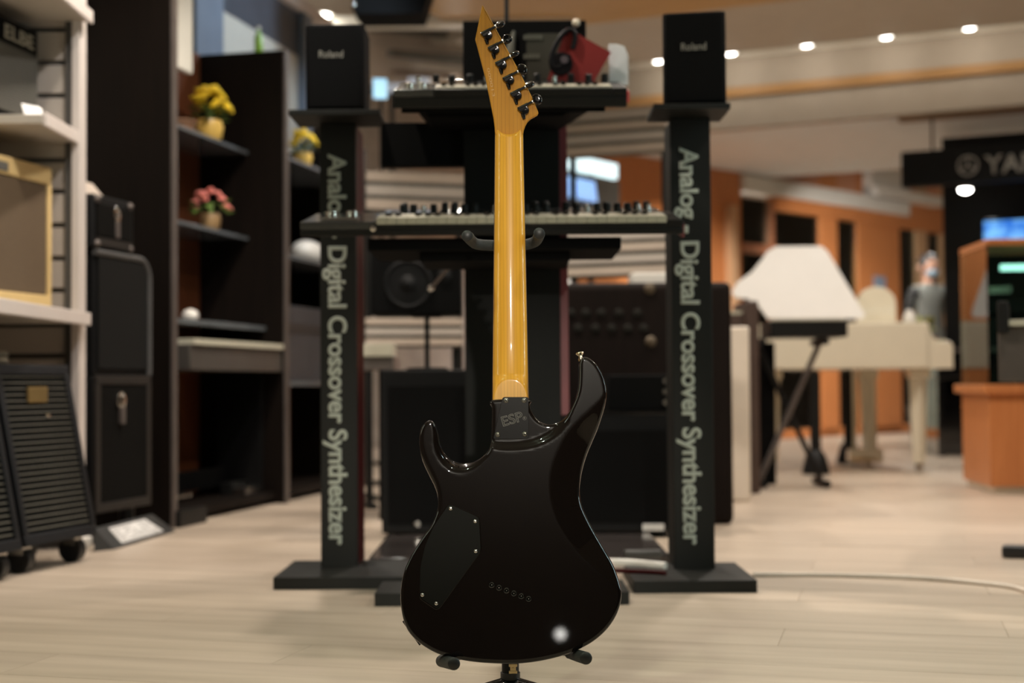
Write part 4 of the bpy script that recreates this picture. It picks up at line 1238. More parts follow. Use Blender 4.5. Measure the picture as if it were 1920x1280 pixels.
MB().lathe([(0.05, 0), (0.065, 0.05), (0.068, 0.052), (0.0, 0.045)], 18).build('bowl', mat('basket', (0.20, 0.10, 0.05), 0.7), t)
MB().torus(0.065, 0.006, 24, 8, Matrix.Translation((0, 0, 0.052))).build('rim', mat('basket', (0.20, 0.10, 0.05), 0.7), t)
MB().ball((0, 0, 0.045), 0.05, 2, (1, 1, 0.4)).build('cloth', mat('cloth_pale', (0.40, 0.38, 0.32), 0.8), t)
t = thing('green_bottle', 'small bright green bottle standing on top of the dark cabinet partition', 'bottle', cab(1.077, 0.12, 1.94))
MB().lathe([(0.016, 0), (0.018, 0.004), (0.018, 0.065), (0.009, 0.085), (0.008, 0.10), (0, 0.10)], 16).build('bottle_body', mat('green_plastic', (0.22, 0.42, 0.04), 0.4), t)
MB().lathe([(0.0095, 0.10), (0.0095, 0.112), (0, 0.112)], 14).build('cap', white, t)
q = cab(1.86, 0.20, 1.075)
t = tag(MB().ball((0, 0, 0.065), 0.10, 3, (1.25, 0.75, 0.65)).build('white_cushion', white), 'plump white cushion on a shelf of the far cabinet bay', 'cushion')
t.location = q; t.rotation_euler = (0, 0, CA)
q = cab(1.62, 0.18, 0.52)
t = thing('keyboard_box', 'dark grey boxed keyboard upright in the far cabinet bay', 'box', q, CA)
MB().box(-0.42, 0.42, -0.1, 0.1, 0, 0.34, 0.006).build('carton', mat('carton_grey', (0.035, 0.035, 0.04), 0.5), t)
MB().box(-0.42, 0.42, -0.104, -0.1, 0.22, 0.26).build('print_band', mat('carton_band', (0.02, 0.018, 0.018), 0.5), t)

# ------------------------------------------------------------------ shop rack with slatted end panel
pY = 4.42
px_ = lambda px, py=600: at(px, py, pY)
rk = thing('shop_rack', 'pale grey slatted shop rack with white shelves at the edge', 'shelf', (0, 0, 0))
xl, xr_ = px_(-150).x, px_(141).x
MB().box(xl, xr_, pY + 0.012, pY + 0.035, 0.0, 2.2).build('backing', groovegrey, rk)
zs = [px_(100, yy).z for yy in (725, 667, 608, 544, 484, 422, 359, 300, 240, 179, 117, 55, -8, -70)]
zs = [0.02, 0.12, 0.22, 0.32, 0.41] + zs
for i in range(len(zs) - 1):
    MB().box(xl, xr_ - 0.028, pY, pY + 0.012, zs[i] + 0.008, zs[i + 1] - 0.008, 0.002).build('slat', slatgrey, rk)
MB().box(xr_ - 0.030, xr_ - 0.004, pY - 0.014, pY + 0.03, 0, 2.2, 0.003).build('groove_strip', groovegrey, rk)
MB().box(xr_ - 0.004, xr_ + 0.022, pY - 0.030, pY + 0.04, 0, 2.2, 0.004).build('post', shelfwhite, rk)
def shelf(px_end, py_end, dep, th=0.028):
    e = px_(px_end, py_end)
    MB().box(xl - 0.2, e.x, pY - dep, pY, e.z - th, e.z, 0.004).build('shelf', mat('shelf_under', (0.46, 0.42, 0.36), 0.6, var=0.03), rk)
    MB().box(e.x, e.x + 0.012, pY - dep, pY, e.z - th - 0.006, e.z + 0.006, 0.004).build('shelf_edge', shelfwhite, rk)
    MB().box(xl, e.x - 0.30, pY - dep * 0.8, pY, e.z - th - 0.05, e.z - th - 0.0, 0.003).build('bracket', blackmatt, rk)
    return e
s1 = shelf(168, 25, 0.75)
s2 = shelf(146, 252, 0.34)
s3 = shelf(164, 590, 0.95)
# combo amp on the middle shelf
zz_ = s2.z
cr_ = at(67, 225, 4.34)
ang = R(80)
t = thing('combo_amplifier', 'small black combo amplifier with silver grille and pale letter strip on the middle shelf', 'amplifier', (cr_.x, 4.36, zz_ + 0.006), ang)
hA = at(67, 64, 4.36).z - zz_
MB().box(-0.50, 0.0, 0.0, 0.26, 0, hA, 0.008).build('case', tolex, t)
MB().box(-0.48, -0.02, -0.008, 0.0, 0.02, hA - 0.080, 0.003).build('grille', mat('silver_grille', (0.06, 0.06, 0.052), 0.6, bump=0.6, bscale=420), t)
gm = MB().box(-0.48, -0.02, -0.0105, -0.008, 0, 0.0022).mesh('grille_bar', mat('grille_bar', (0.20, 0.195, 0.17), 0.5))
for k in range(28):
    link('grille_bar', gm, t, (0, 0, 0.024 + k * (hA - 0.110) / 28))
MB().box(-0.48, -0.02, -0.007, 0.0, hA - 0.075, hA - 0.012, 0.002).build('panel', blackmatt, t)
lettering(textmesh('ELBE', 0.17, mat('pale_letters', (0.33, 0.31, 0.25), 0.5), 0.02, 0.002, height=0.042), t, Matrix.Translation((-0.21, -0.0075, hA - 0.065)) @ FACE)
q = at(52, 232, 4.12)
t = thing('price_card', 'white price card on the middle rack shelf edge', 'card', (q.x + 0.02, 4.13, zz_ + 0.002), R(60))
MB().quad((-0.04, 0, 0), (0.04, 0, 0), (0.035, 0.02, 0.035), (-0.035, 0.02, 0.035), 0.002).build('card', cabpaper, t)
# tweed amp on lower shelf
zz3 = s3.z
tY = 4.36
cr_ = at(92, 560, tY)
t = thing('tweed_amplifier', 'cream tweed amplifier with brown grille cloth on the lower rack shelf', 'amplifier', (cr_.x, tY, zz3 + 0.006), R(77))
hT = at(92, 315, tY).z - zz3 - 0.006
tweed = mat('tweed', (0.62, 0.45, 0.20), 0.6, bump=0.3, bscale=600, var=0.05)
MB().box(-0.62, 0.0, 0.012, 0.25, 0, hT, 0.014, None, 3).build('case', tweed, t)
MB().box(-0.60, -0.022, -0.004, 0.012, 0.05, hT - 0.055, 0.003).build('grille', mat('brown_grille', (0.105, 0.070, 0.038), 0.8, bump=0.8, bscale=500, var=0.25, scale=300), t)
fr = MB()
fr.box(-0.62, 0, -0.010, 0.014, 0, 0.05, 0.006)
fr.box(-0.62, 0, -0.010, 0.014, hT - 0.055, hT, 0.008)
fr.box(-0.022, 0, -0.010, 0.014, 0.045, hT - 0.05, 0.006)
fr.box(-0.62, -0.598, -0.010, 0.014, 0.045, hT - 0.05, 0.006)
fr.build('front_frame', tweed, t)
MB().box(-0.42, -0.24, -0.013, -0.010, hT - 0.046, hT - 0.020, 0.002).build('name_plate', darkgrey, t)
MB().tube([(-0.42, 0.12, hT), (-0.40, 0.12, hT + 0.025), (-0.22, 0.12, hT + 0.025), (-0.20, 0.12, hT)], 0.008, 8).build('handle', mat('leather', (0.15, 0.08, 0.04), 0.6), t)

# leaning bass amplifiers on casters
def leaning_amp(bl, br, tl, tr, yb, lab, badge):
    p0, p1 = fl(*bl, 0.075), fl(*br, 0.075)
    d = (p1 - p0); L_ = d.length; a = math.atan2(d.y, d.x)
    t = thing('bass_amplifier', lab, 'amplifier', p0 - Vector((0, 0, 0.075)), a, 'black leaning bass amplifiers')
    Hh = 0.49
    lean = 0.10
    sh = Matrix(((1, 0, 0, 0), (0, 1, lean / Hh, 0), (0, 0, 1, 0.075), (0, 0, 0, 1)))
    MB().box(0, L_, 0.01, 0.26, 0, Hh, 0.008, sh).build('case', mat('tolex_blue', (0.007, 0.008, 0.010), 0.5, spec=0.3, bump=0.3, bscale=900), t)
    e = 0.030
    f2 = MB()
    f2.box(0, L_, -0.012, 0.012, 0, e, 0.005, sh); f2.box(0, L_, -0.012, 0.012, Hh - e, Hh, 0.005, sh)
    f2.box(0, e * 0.8, -0.012, 0.012, e * .9, Hh - e * .9, 0.005, sh); f2.box(L_ - e * 0.8, L_, -0.012, 0.012, e * .9, Hh - e * .9, 0.005, sh)
    f2.build('front_frame', MATS['tolex_blue'], t)
    MB().box(e * .8, L_ - e * .8, -0.002, 0.012, e, Hh - e, 0, sh).build('grille_cloth', mat('amp_cloth', (0.006, 0.0058, 0.005), 0.8, spec=0.1, bump=0.5, bscale=500), t)
    gb = MB().box(e * .8, L_ - e * .8, -0.0065, -0.002, -0.0015, 0.0015, 0, None).mesh('grille_bar', mat('grille_wire', (0.13, 0.125, 0.105), 0.45))
    n = 26
    for k in range(n):
        z = e + (k + .7) * (Hh - 2 * e) / n
        link('grille_bar', gb, t, (0, lean / Hh * z, 0.075 + z))
    for x in (0.05, L_ - 0.05):
        for y in (0.04, 0.20):
            MB().tube([(x - 0.015, y, 0.036), (x + 0.015, y, 0.036)], 0.036, 16).build('caster', smooth_rubber, t)
            MB().box(x - 0.02, x + 0.02, y - 0.02, y + 0.02, 0.05, 0.078).build('caster_fork', steel, t)
    if badge:
        z = Hh - 0.085
        MB().box(L_ * 0.36, L_ * 0.62, lean / Hh * z - 0.016, lean / Hh * z - 0.006, 0.075 + z - 0.022, 0.075 + z + 0.022, 0.004).build('badge', mat('gold_badge', (0.42, 0.29, 0.12), 0.35, 0.7), t)
        z = Hh - 0.145
        MB().lathe([(0.008, 0), (0.007, 0.004), (0, 0.006)], 14, Matrix.Translation((L_ * 0.60, lean / Hh * z - 0.007, 0.075 + z)) @ FACE).build('knob', chrome, t)
    return t
leaning_amp((42, 1026), (177, 1001), None, None, 0, 'black leaning bass amplifier with gold badge on casters below the rack', True)
leaning_amp((-105, 1058), (36, 1030), None, None, 0, 'black leaning bass amplifier cut by the frame edge', False)
# small items on the amps
q = at(22, 672, 4.15)
t = thing('cable_coil', 'coil of pale cable lying on the leaning amplifier', 'cable', (q.x - 0.02, 4.02, 0.567), 0)
MB().torus(0.045, 0.010, 28, 10, Matrix.Translation((0, 0, 0.010))).build('coil', mat('coil_tan', (0.45, 0.38, 0.28), 0.6), t)
MB().torus(0.041, 0.009, 28, 10, Matrix.Translation((0.005, 0, 0.028))).build('coil', MATS['coil_tan'], t)
q = fl(150, 1028)
t = thing('tape_roll', 'white roll of tape on the floor behind the caster', 'tape', (q.x, q.y, 0))
MB().lathe([(0.018, 0), (0.034, 0), (0.036, 0.004), (0.036, 0.034), (0.034, 0.036), (0.018, 0.036)], 24).build('roll', white, t)
MB().lathe([(0.018, 0.001), (0.018, 0.035)], 20).build('core', beige, t)

# guitar cabinets stacked against the display cabinet
t = thing('speaker_cabinet', 'black speaker cabinet with latch at the bottom of the stack', 'speaker', (-1.232, 4.86, 0), CA)
zc = at(285, 703, 4.86).z
def cabfront(t, z0, z1, L_, rnd, name='case'):
    MB().box(-L_, 0, 0.012, 0.30, z0, z1, 0.012, None, 3).build(name, tolex, t)
    f2 = MB()
    f2.box(-L_, 0, 0.0, 0.014, z0, z0 + 0.03, 0.004); f2.box(-L_, 0, 0.0, 0.014, z1 - 0.03, z1, 0.004)
    f2.box(-0.03, 0, 0.0, 0.014, z0 + 0.02, z1 - 0.02, 0.004); f2.box(-L_, -L_ + 0.03, 0, 0.014, z0 + 0.02, z1 - 0.02, 0.004)
    f2.build('front_frame', mat('frame_grey', (0.018, 0.0155, 0.0135), 0.5, spec=0.3), t)
    MB().box(-L_ + 0.03, -0.03, 0.004, 0.012, z0 + 0.03, z1 - 0.03).build('grille', grille, t)
cabfront(t, 0.10, zc - 0.002, 0.37, 0)
def latch(t, x, z):
    MB().lathe([(0.028, 0), (0.028, 0.006), (0.018, 0.012), (0, 0.012)], 18, Matrix.Translation((x, 0.004, z)) @ FACE).build('latch_plate', steel, t)
    MB().box(x - 0.013, x + 0.013, -0.010, 0.004, z - 0.075, z - 0.02, 0.003).build('latch_tongue', greytrim, t)
latch(t, -0.21, zc - 0.085)
for x in (-0.32, -0.06):
    for y in (0.06, 0.26):
        MB().tube([(x, y, 0), (x, y, 0.10)], 0.025, 14).build('foot', smooth_rubber, t)
zd = at(285, 486, 4.86).z
t = thing('speaker_cabinet', 'black speaker cabinet with rounded grey trimmed corner on top of the latched one', 'speaker', (-1.232, 4.86, zc), CA)
hh = zd - zc
rr = 0.07
arcp = [(0, 0)] + [(-rr + rr * math.cos(R(a_)), hh - rr + rr * math.sin(R(a_))) for a_ in range(0, 91, 15)] + [(-0.37, hh), (-0.37, 0)]
MB().prism(arcp, 0.012, 0.30, None, 0.004).build('case', tolex, t)
inner = [(-0.02, 0.02)] + [(-rr + (rr - .018) * math.cos(R(a_)), hh - rr + (rr - .018) * math.sin(R(a_))) for a_ in range(0, 91, 15)] + [(-0.35, hh - .018), (-0.35, 0.02)]
MB().prism(inner, 0.004, 0.014).build('grille', mat('cab_grille', (0.003, 0.0034, 0.0032), 0.7, spec=0.2), t)
MB().tube([(p_[0] * 0.985 - 0.006, 0.008, p_[1] * 0.985) for p_ in arcp[:-1]], 0.011, 10).build('edge_trim', mat('edge_grey', (0.07, 0.07, 0.07), 0.4), t)
ze = at(248, 385, 4.80).z
t = thing('guitar_amplifier', 'small black amplifier head with silver logo plate on the cabinet stack', 'amplifier', (-1.262, 4.74, zd), CA)
MB().box(-0.27, 0.0, 0.0, 0.18, 0.006, ze - zd, 0.010, None, 3).build('case', tolex, t)
MB().box(-0.25, -0.02, -0.006, 0.0, 0.045, ze - zd - 0.03, 0.002).build('grille', grille, t)
MB().box(-0.25, -0.02, -0.008, 0.0, 0.014, 0.040, 0.002).build('panel', mat('frame_grey', (0.018, 0.0155, 0.0135), 0.5, spec=0.3), t)
latch(t, -0.12, ze - zd - 0.055)
for x in (-0.245, -0.03):
    for z in (0.02, ze - zd - 0.016):
        MB().ball((x, -0.002, z), 0.012, 2).build('corner_cap', greytrim, t)
for x in (-0.23, -0.04):
    MB().tube([(x, 0.05, 0), (x, 0.05, 0.01)], 0.012, 10).build('foot', smooth_rubber, t)
t = thing('price_card', 'beige price card leaning on the amplifier head', 'card', cab(-0.44, -0.045, ze), CA)
t.location = Vector((-1.335, 4.62, ze))
MB().quad((-0.09, 0.0, 0), (0.03, 0.0, 0), (0.03, 0.05, 0.055), (-0.09, 0.05, 0.055), 0.002).build('card', mat('card_beige', (0.45, 0.38, 0.32), 0.7), t)

# slanted price board on the floor
t = thing('price_board', 'slanted black floor board holding a white printed page', 'sign', (0, 0, 0))
f0, f1 = fl(214, 1030), fl(330, 996)
k0_, k1_ = Vector((-1.275, 4.34, 0.072)), Vector((-1.215, 4.80, 0.072))
mbx = MB()
vv = [f0, f1, k1_, k0_, Vector((k1_.x, k1_.y, 0)), Vector((k0_.x, k0_.y, 0))]
mbx._add(vv, [(0, 1, 2, 3), (3, 2, 4, 5), (0, 5, 4, 1), (0, 3, 5), (1, 4, 2)])
mbx.build('wedge', mat('wedge_grey', (0.030, 0.033, 0.034), 0.5), t)
ex_, ey_ = (f1 - f0), (k0_ - f0)
nm = ex_.cross(ey_).normalized()
def wp(u, v, h=0.0015): return f0 + ex_ * u + (f0.lerp(k0_, v) - f0) * (1 - u) + (f1.lerp(k1_, v) - f1) * u + nm * h
MB().quad(wp(.16, .16), wp(.84, .16), wp(.80, .86), wp(.18, .86), 0.001).build('page', cabpaper, t)
pt = mat('page_print', (0.25, 0.25, 0.25), 0.7)
pmk = MB()
for r_ in range(6):
    for c_ in range(7):
        if random.random() < 0.7:
            u = .20 + c_ * .085; v = .22 + r_ * .105
            pmk.quad(wp(u, v, .0022), wp(u + .06, v, .0022), wp(u + .06, v + .045, .0022), wp(u, v + .045, .0022), 0.0004)
pmk.build('print', pt, t)

# ------------------------------------------------------------------ THE GUITAR
TILT = R(7.0)
g0 = at(955, 1243, 2.125)
GM = Matrix.Translation(g0) @ Matrix.Rotation(-TILT, 4, 'X')
GI = GM.inverted()
gt = thing('electric_guitar', 'gloss black electric guitar with maple neck seen from the back', 'guitar', g0, rot=(-TILT, 0, 0))
CL = GI @ CAM
def gp(px, py, y=0.0):
    d = GI.to_3x3() @ ray(px, py)
    s_ = (y - CL.y) / d.y
    q = CL + d * s_
    return Vector((q.x, y, q.z))
def g2(px, py, y=0.0):
    q = gp(px, py, y)
    return (q.x, q.z)

def catmull(P, closed=True, step=0.0025):
    P = [Vector(p_) for p_ in P]
    out = []
    n = len(P)
    rng = range(n) if closed else range(n - 1)
    for i in rng:
        if closed:
            p0, p1, p2, p3 = P[(i - 1) % n], P[i], P[(i + 1) % n], P[(i + 2) % n]
        else:
            p0, p1, p2, p3 = P[max(i - 1, 0)], P[i], P[i + 1], P[min(i + 2, n - 1)]
        m_ = max(1, int((p2 - p1).length / step))
        for k in range(m_):
            s_ = k / m_
            out.append(0.5 * ((2 * p1) + (p2 - p0) * s_ + (2 * p0 - 5 * p1 + 4 * p2 - p3) * s_ ** 2 + (3 * p1 - p0 - 3 * p2 + p3) * s_ ** 3))
    if not closed: out.append(P[-1])
    return out

body_px = [(923, 748), (922.5, 765), (922, 790), (921, 812), (920, 832), (915, 845), (902, 857), (882, 866), (860, 866.5), (845, 860), (832, 847), (824, 830), (820, 810), (816, 797), (811.5, 789.5), (806, 786.5), (799.5, 789.5), (792, 797), (787, 810), (785.5, 830), (788.5, 851), (795, 871), (805, 892), (814, 910), (819, 924), (821, 938), (820, 952), (816, 967), (807, 987), (792, 1007), (777, 1030), (765, 1052), (757, 1072), (752, 1097), (750.5, 1120), (752, 1142), (757, 1165), (767, 1186), (787, 1206), (817, 1224), (850, 1234), (890, 1241), (935, 1244), (970, 1244), (1007, 1240), (1045, 1232), (1077, 1221), (1110, 1204), (1137, 1181), (1155, 1155), (1164, 1130), (1165.5, 1110), (1161, 1087), (1150, 1057), (1132, 1025), (1112, 990), (1097, 960), (1090, 940), (1088, 920), (1089, 903), (1093, 880), (1100, 855), (1110, 830), (1121, 804), (1130, 777), (1136, 754), (1137.5, 732), (1132, 707), (1122, 687), (1110, 674), (1100, 668.5), (1091, 670), (1087, 680), (1086.5, 695), (1086, 712), (1084, 732), (1077, 753), (1065, 775), (1047, 790), (1027, 794), (1010, 787), (998, 772), (993, 758), (991.5, 748)]
BO = catmull([Vector(g2(*q) + (0,)) for q in body_px], True, 0.0026)
# keep the straight neck-pocket top
BP = np.array([(v.x, v.y) for v in BO])
def seg_dist(Q, A, C):
    """distance from points Q to a polyline with ends A, C"""
    best = np.full(len(Q), 9.0)
    idx = np.zeros(len(Q), int)
    for i in range(len(A)):
        ab = C[i] - A[i]; l2 = (ab ** 2).sum() + 1e-12
        t_ = np.clip(((Q - A[i]) @ ab) / l2, 0, 1)
        d_ = np.hypot(*(Q - (A[i] + t_[:, None] * ab)).T)
        m_ = d_ < best
        best[m_] = d_[m_]; idx[m_] = i
    return best, idx
def inside(Q):
    x, y = Q[:, 0], Q[:, 1]
    r_ = np.zeros(len(Q), bool)
    n = len(BP)
    for i in range(n):
        x0, y0 = BP[i]; x1, y1 = BP[(i + 1) % n]
        c_ = ((y0 > y) != (y1 > y)) & (x < (x1 - x0) * (y - y0) / (y1 - y0 + 1e-15) + x0)
        r_ ^= c_
    return r_
A_, C_ = BP, np.roll(BP, -1, 0)
tan_ = np.roll(BP, -1, 0) - np.roll(BP, 1, 0)
tan_ /= np.hypot(*tan_.T)[:, None] + 1e-12
area = 0.5 * np.sum(BP[:, 0] * np.roll(BP[:, 1], -1) - np.roll(BP[:, 0], -1) * BP[:, 1])
nrm = np.stack([-tan_[:, 1], tan_[:, 0]], 1) * (1 if area > 0 else -1)
pts = []
for dd in (0.0007, 0.0018, 0.0034, 0.0054, 0.0078, 0.0106):
    Q = BP + nrm * dd
    ok = inside(Q)
    d_, _ = seg_dist(Q, A_, C_)
    pts.append(Q[ok & (d_ > dd * 0.93)])
gx_, gz_ = np.meshgrid(np.arange(BP[:, 0].min(), BP[:, 0].max(), 0.0042), np.arange(BP[:, 1].min(), BP[:, 1].max(), 0.0042))
Q = np.stack([gx_.ravel(), gz_.ravel()], 1)
Q = Q[inside(Q)]
d_, _ = seg_dist(Q, A_, C_)
pts.append(Q[d_ > 0.0128])
allp = np.concatenate([BP] + pts)
nb = len(BP)
vco, ved, vfa, ov, oe, of = delaunay_2d_cdt([Vector(p_) for p_ in allp], [(i, (i + 1) % nb) for i in range(nb)], [], 1, 1e-7)
V2 = np.array([(v.x, v.y) for v in vco])
dB, _ = seg_dist(V2, A_, C_)
def poly_local(L):
    return np.array([(v.x, v.y) for v in catmull([Vector(g2(*q) + (0,)) for q in L], False, 0.004)])
def smooth(a, b, x):
    t_ = np.clip((x - a) / (b - a), 0, 1)
    return t_ * t_ * (3 - 2 * t_)
def px_of(P):
    """approximate pixel position of local plane points"""
    s_ = 1 / 0.000803
    return P
# rounding radius: wider inside the treble cutaway
cut = np.array(g2(860, 868)); cut2 = np.array(g2(835, 845))
rr_ = 0.0048 + 0.0135 * np.exp(-((V2[:, 0] - cut[0]) ** 2 / 0.030 ** 2 + (V2[:, 1] - cut[1]) ** 2 / 0.035 ** 2)) + 0.006 * np.exp(-(((V2 - cut2) ** 2).sum(1)) / 0.03 ** 2)
dd = np.clip(dB, 0, rr_)
depth = rr_ - np.sqrt(np.maximum(rr_ ** 2 - (rr_ - dd) ** 2, 0))
depth = np.minimum(depth, 0.014)
# belly contour
crease = poly_local([(1139, 726), (1130, 742), (1110, 766), (1083, 791), (1062, 816), (1046, 846), (1035, 876), (1030.5, 905), (1032, 936), (1041, 970), (1056, 1000), (1082, 1036), (1115, 1068), (1150, 1098), (1172, 1114)])
dc, ic = seg_dist(V2, crease[:-1], crease[1:])
ab = crease[1:] - crease[:-1]
cr2 = ab[ic, 0] * (V2[:, 1] - crease[ic, 1]) - ab[ic, 1] * (V2[:, 0] - crease[ic, 0])
right = cr2 > 0
bel = np.where(right, np.minimum(0.36 * np.maximum(dc - 0.0005, 0) , 0.018), 0)
rs = 0.0035
bel = np.where(right, np.where(dc < rs, 0.36 * dc ** 2 / (2 * rs), 0.36 * (dc - rs / 2)), 0)
bel = np.minimum(bel, 0.017)
depth = depth + bel
# sculpted heel below the neck plate
hc = poly_local([(905, 826), (922, 831), (945, 834), (975, 833), (1005, 827), (1030, 815), (1048, 800), (1062, 786)])
dh, ih = seg_dist(V2, hc[:-1], hc[1:])
ab = hc[1:] - hc[:-1]
cr3 = ab[ih, 0] * (V2[:, 1] - hc[ih, 1]) - ab[ih, 1] * (V2[:, 0] - hc[ih, 0])
sd_ = np.where(cr3 > 0, dh, -dh)            # positive above the curve
xlim = np.array(g2(1075, 780))[0]
hm = smooth(-0.0075, 0.0045, sd_) * (1 - smooth(xlim - 0.020, xlim, V2[:, 0])) * smooth(np.array(g2(905, 800))[0], np.array(g2(919, 800))[0], V2[:, 0])
HEEL = 0.0070
depth = depth + HEEL * hm
TH = 0.043
fr_ = np.where(dB < 0.004, 0.004 - np.sqrt(np.maximum(0.004 ** 2 - (0.004 - np.minimum(dB, 0.004)) ** 2, 0)), 0)
mbx = MB()
vb = [mbx.bm.verts.new((p_[0], depth[i], p_[1])) for i, p_ in enumerate(V2)]
vf = [mbx.bm.verts.new((p_[0], TH - fr_[i], p_[1])) for i, p_ in enumerate(V2)]
for f in vfa:
    try:
        mbx.bm.faces.new([vb[i] for i in f])
        mbx.bm.faces.new([vf[i] for i in reversed(f)])
    except ValueError:
        pass
mbx.bm.edges.ensure_lookup_table()
for e in [e for e in mbx.bm.edges if len(e.link_faces) == 1]:
    pass
bidx = {}
for new, olds in enumerate(ov):
    for o_ in olds: bidx[o_] = new
for i in range(nb):
    a, b_ = bidx[i], bidx[(i + 1) % nb]
    if a != b_:
        try: mbx.bm.faces.new([vb[a], vb[b_], vf[b_], vf[a]])
        except ValueError: pass
guitarblack = mat('guitar_lacquer', (0.006, 0.004, 0.0033), 0.25, coat=0.85, coat_rough=0.02, var=0.05, spec=0.04)
mbx.build('body', guitarblack, gt, angle=60)

def prism_px(name, poly, y0, y1, m, bev=0.0004, parent=gt, yproj=None):
    yp = y0 if yproj is None else yproj
    return MB().prism([g2(q[0], q[1], yp) for q in poly], y0, y1, None, bev).build(name, m, parent)
def roundpoly(P, r, n=5):
    """round the corners of a pixel polygon"""
    out = []
    N = len(P)
    for i in range(N):
        p0, p1, p2 = (Vector(P[j % N]) for j in (i - 1, i, i + 1))
        a, b_ = (p0 - p1), (p2 - p1)
        rr2 = min(r, a.length * 0.45, b_.length * 0.45)
        s0, s1 = p1 + a.normalized() * rr2, p1 + b_.normalized() * rr2
        for k in range(n + 1):
            t_ = k / n
            q = s0 * (1 - t_) ** 2 + p1 * 2 * t_ * (1 - t_) + s1 * t_ ** 2
            out.append((q.x, q.y))
    return out
# control cavity cover
cover = [(842, 941.5), (899.5, 968), (903, 1033), (885, 1057), (826, 1139), (818, 1144), (786, 1122), (785.5, 1108), (787, 1060), (796, 1021), (812, 985)]
rim = roundpoly(cover, 7)
cc = Vector((845, 1045))
inner_ = [tuple(cc + (Vector(q) - cc) * 0.972) for q in rim]
prism_px('cavity_rim', rim, -0.0009, 0.003, guitarblack, 0.0007)
cov = prism_px('cavity_cover', inner_, -0.0013, 0.002, mat('cover_plastic', (0.005, 0.0048, 0.0039), 0.6, spec=0.15), 0.0004)
def screw(px, py, y, r, m, parent, dome=0.0012, phillips=False):
    q = gp(px, py, y)
    o = MB().lathe([(r, 0), (r * 0.96, dome * 0.4), (r * 0.75, dome * 0.85), (r * 0.4, dome), (0.0002, dome * 1.05)], 18, Matrix.Translation(q) @ FACE).build('screw', m, parent)
    if phillips:
        s_ = MB()
        s_.box(-r * .55, r * .55, -r * .13, r * .13, dome * .9, dome * 1.12, 0, Matrix.Translation(q) @ FACE @ Matrix.Rotation(R(20), 4, 'Z'))
        s_.box(-r * .13, r * .13, -r * .55, r * .55, dome * .9, dome * 1.12, 0, Matrix.Translation(q) @ FACE @ Matrix.Rotation(R(20), 4, 'Z'))
        s_.build('screw_slot', blackmatt, o)
    return o
for q in ((845, 953), (891, 977), (892, 1033), (792, 1115), (818, 1131)):
    screw(*q, -0.001, 0.0030, steel, cov)
# ferrules
fm = mat('ferrule_black', (0.07, 0.07, 0.07), 0.2, 0.9)
for k in range(6):
    q = gp(922 + 13.85 * k, 1096.3 + 5.2 * k, 0)
    o = MB().torus(0.0036, 0.0011, 22, 8, Matrix.Translation(q) @ FACE).build('ferrule', fm, gt)
    MB().lathe([(0.0030, -0.0002), (0.0030, 0.0003), (0.0002, 0.0003)], 16, Matrix.Translation(q) @ FACE).build('ferrule_hole', blackmatt, o)
    MB().lathe([(0.0007, 0.0003), (0.0006, 0.0006), (0.0001, 0.0007)], 8, Matrix.Translation(q) @ FACE).build('string_end', steel, o)
# neck plate
pl = roundpoly([(942.5, 744), (991, 744), (991.5, 822.5), (924.5, 823), (932, 785)][:4] , 4.5)
yp_ = HEEL - 0.0014
npl = prism_px('neck_plate', pl, yp_, HEEL + 0.001, mat('plate_black', (0.005, 0.004, 0.0036), 0.3, 0.0, coat=0.6, spec=0.05), 0.0004)
for q in ((949, 750.5), (982.5, 750.3), (933.2, 814.5), (984, 813.5)):
    screw(*q, yp_, 0.0041, mat('dark_steel', (0.20, 0.19, 0.16), 0.3, 0.9), npl, 0.0016, True)
q = gp(943.5, 799, yp_)
etch = mat('etched_grey', (0.15, 0.14, 0.125), 0.5)
me = textmesh('ESP', 0.033, etch, 0.03, 0.0003, outline=0.018, height=0.0155)
me.transform(Matrix(((1, 0.0, 0, 0), (0, 1, 0, 0), (0, 0, 0.25, 0), (0, 0, 0, 1))))
lettering(me, npl, Matrix.Translation(q + Vector((0, -0.0001, 0))) @ FACE @ Matrix.Rotation(R(15.5), 4, 'Z'))
q = gp(983.7, 783.8, yp_)
MB().torus(0.0027, 0.0002, 22, 6, Matrix.Translation(q) @ FACE).build('registered_mark', etch, npl)
lettering(textmesh('R', 0.0024, etch, 0.0, 0.0002), npl, Matrix.Translation(gp(982.2, 785.5, yp_)) @ FACE)

# neck
maple = wood('maple', (0.60, 0.285, 0.028), (0.74, 0.375, 0.045), 0.32, 0.5, stretch=(60, 20, 2.2), scale=2.2, lines=0.45, dark=(0.22, 0.10, 0.02), lscale=62, spec=0.15)
YF = 0.043 + 0.0015        # underside of the fretboard
NB = 0.030                 # projection depth used for the neck edges
neck_rows = [(224 + 1.25 * k_, 928, 981) for k_ in range(36)] + [(270, 928, 981), (320, 927.6, 982), (400, 927, 984), (480, 926, 985.7), (560, 925.2, 987.3), (640, 924.3, 989), (700, 923.6, 990.2)] + [(704 + 3 * k_, 923.5 - 0.02 * k_, 990.3 + 0.05 * k_) for k_ in range(14)] + [(752, 923, 991.3), (775, 923, 991.6)]
mbx = MB()
rings = []
NS = 28
def scoop(py, c_):
    """depth limit of the hollow that leads up to the thinner headstock, lower in the middle"""
    if py > 258: return 1.0
    q_ = max(0.0, min(1.0, (256 - 15 * c_ * c_ - py) / 8.0))
    return 0.0172 - 0.0108 * q_
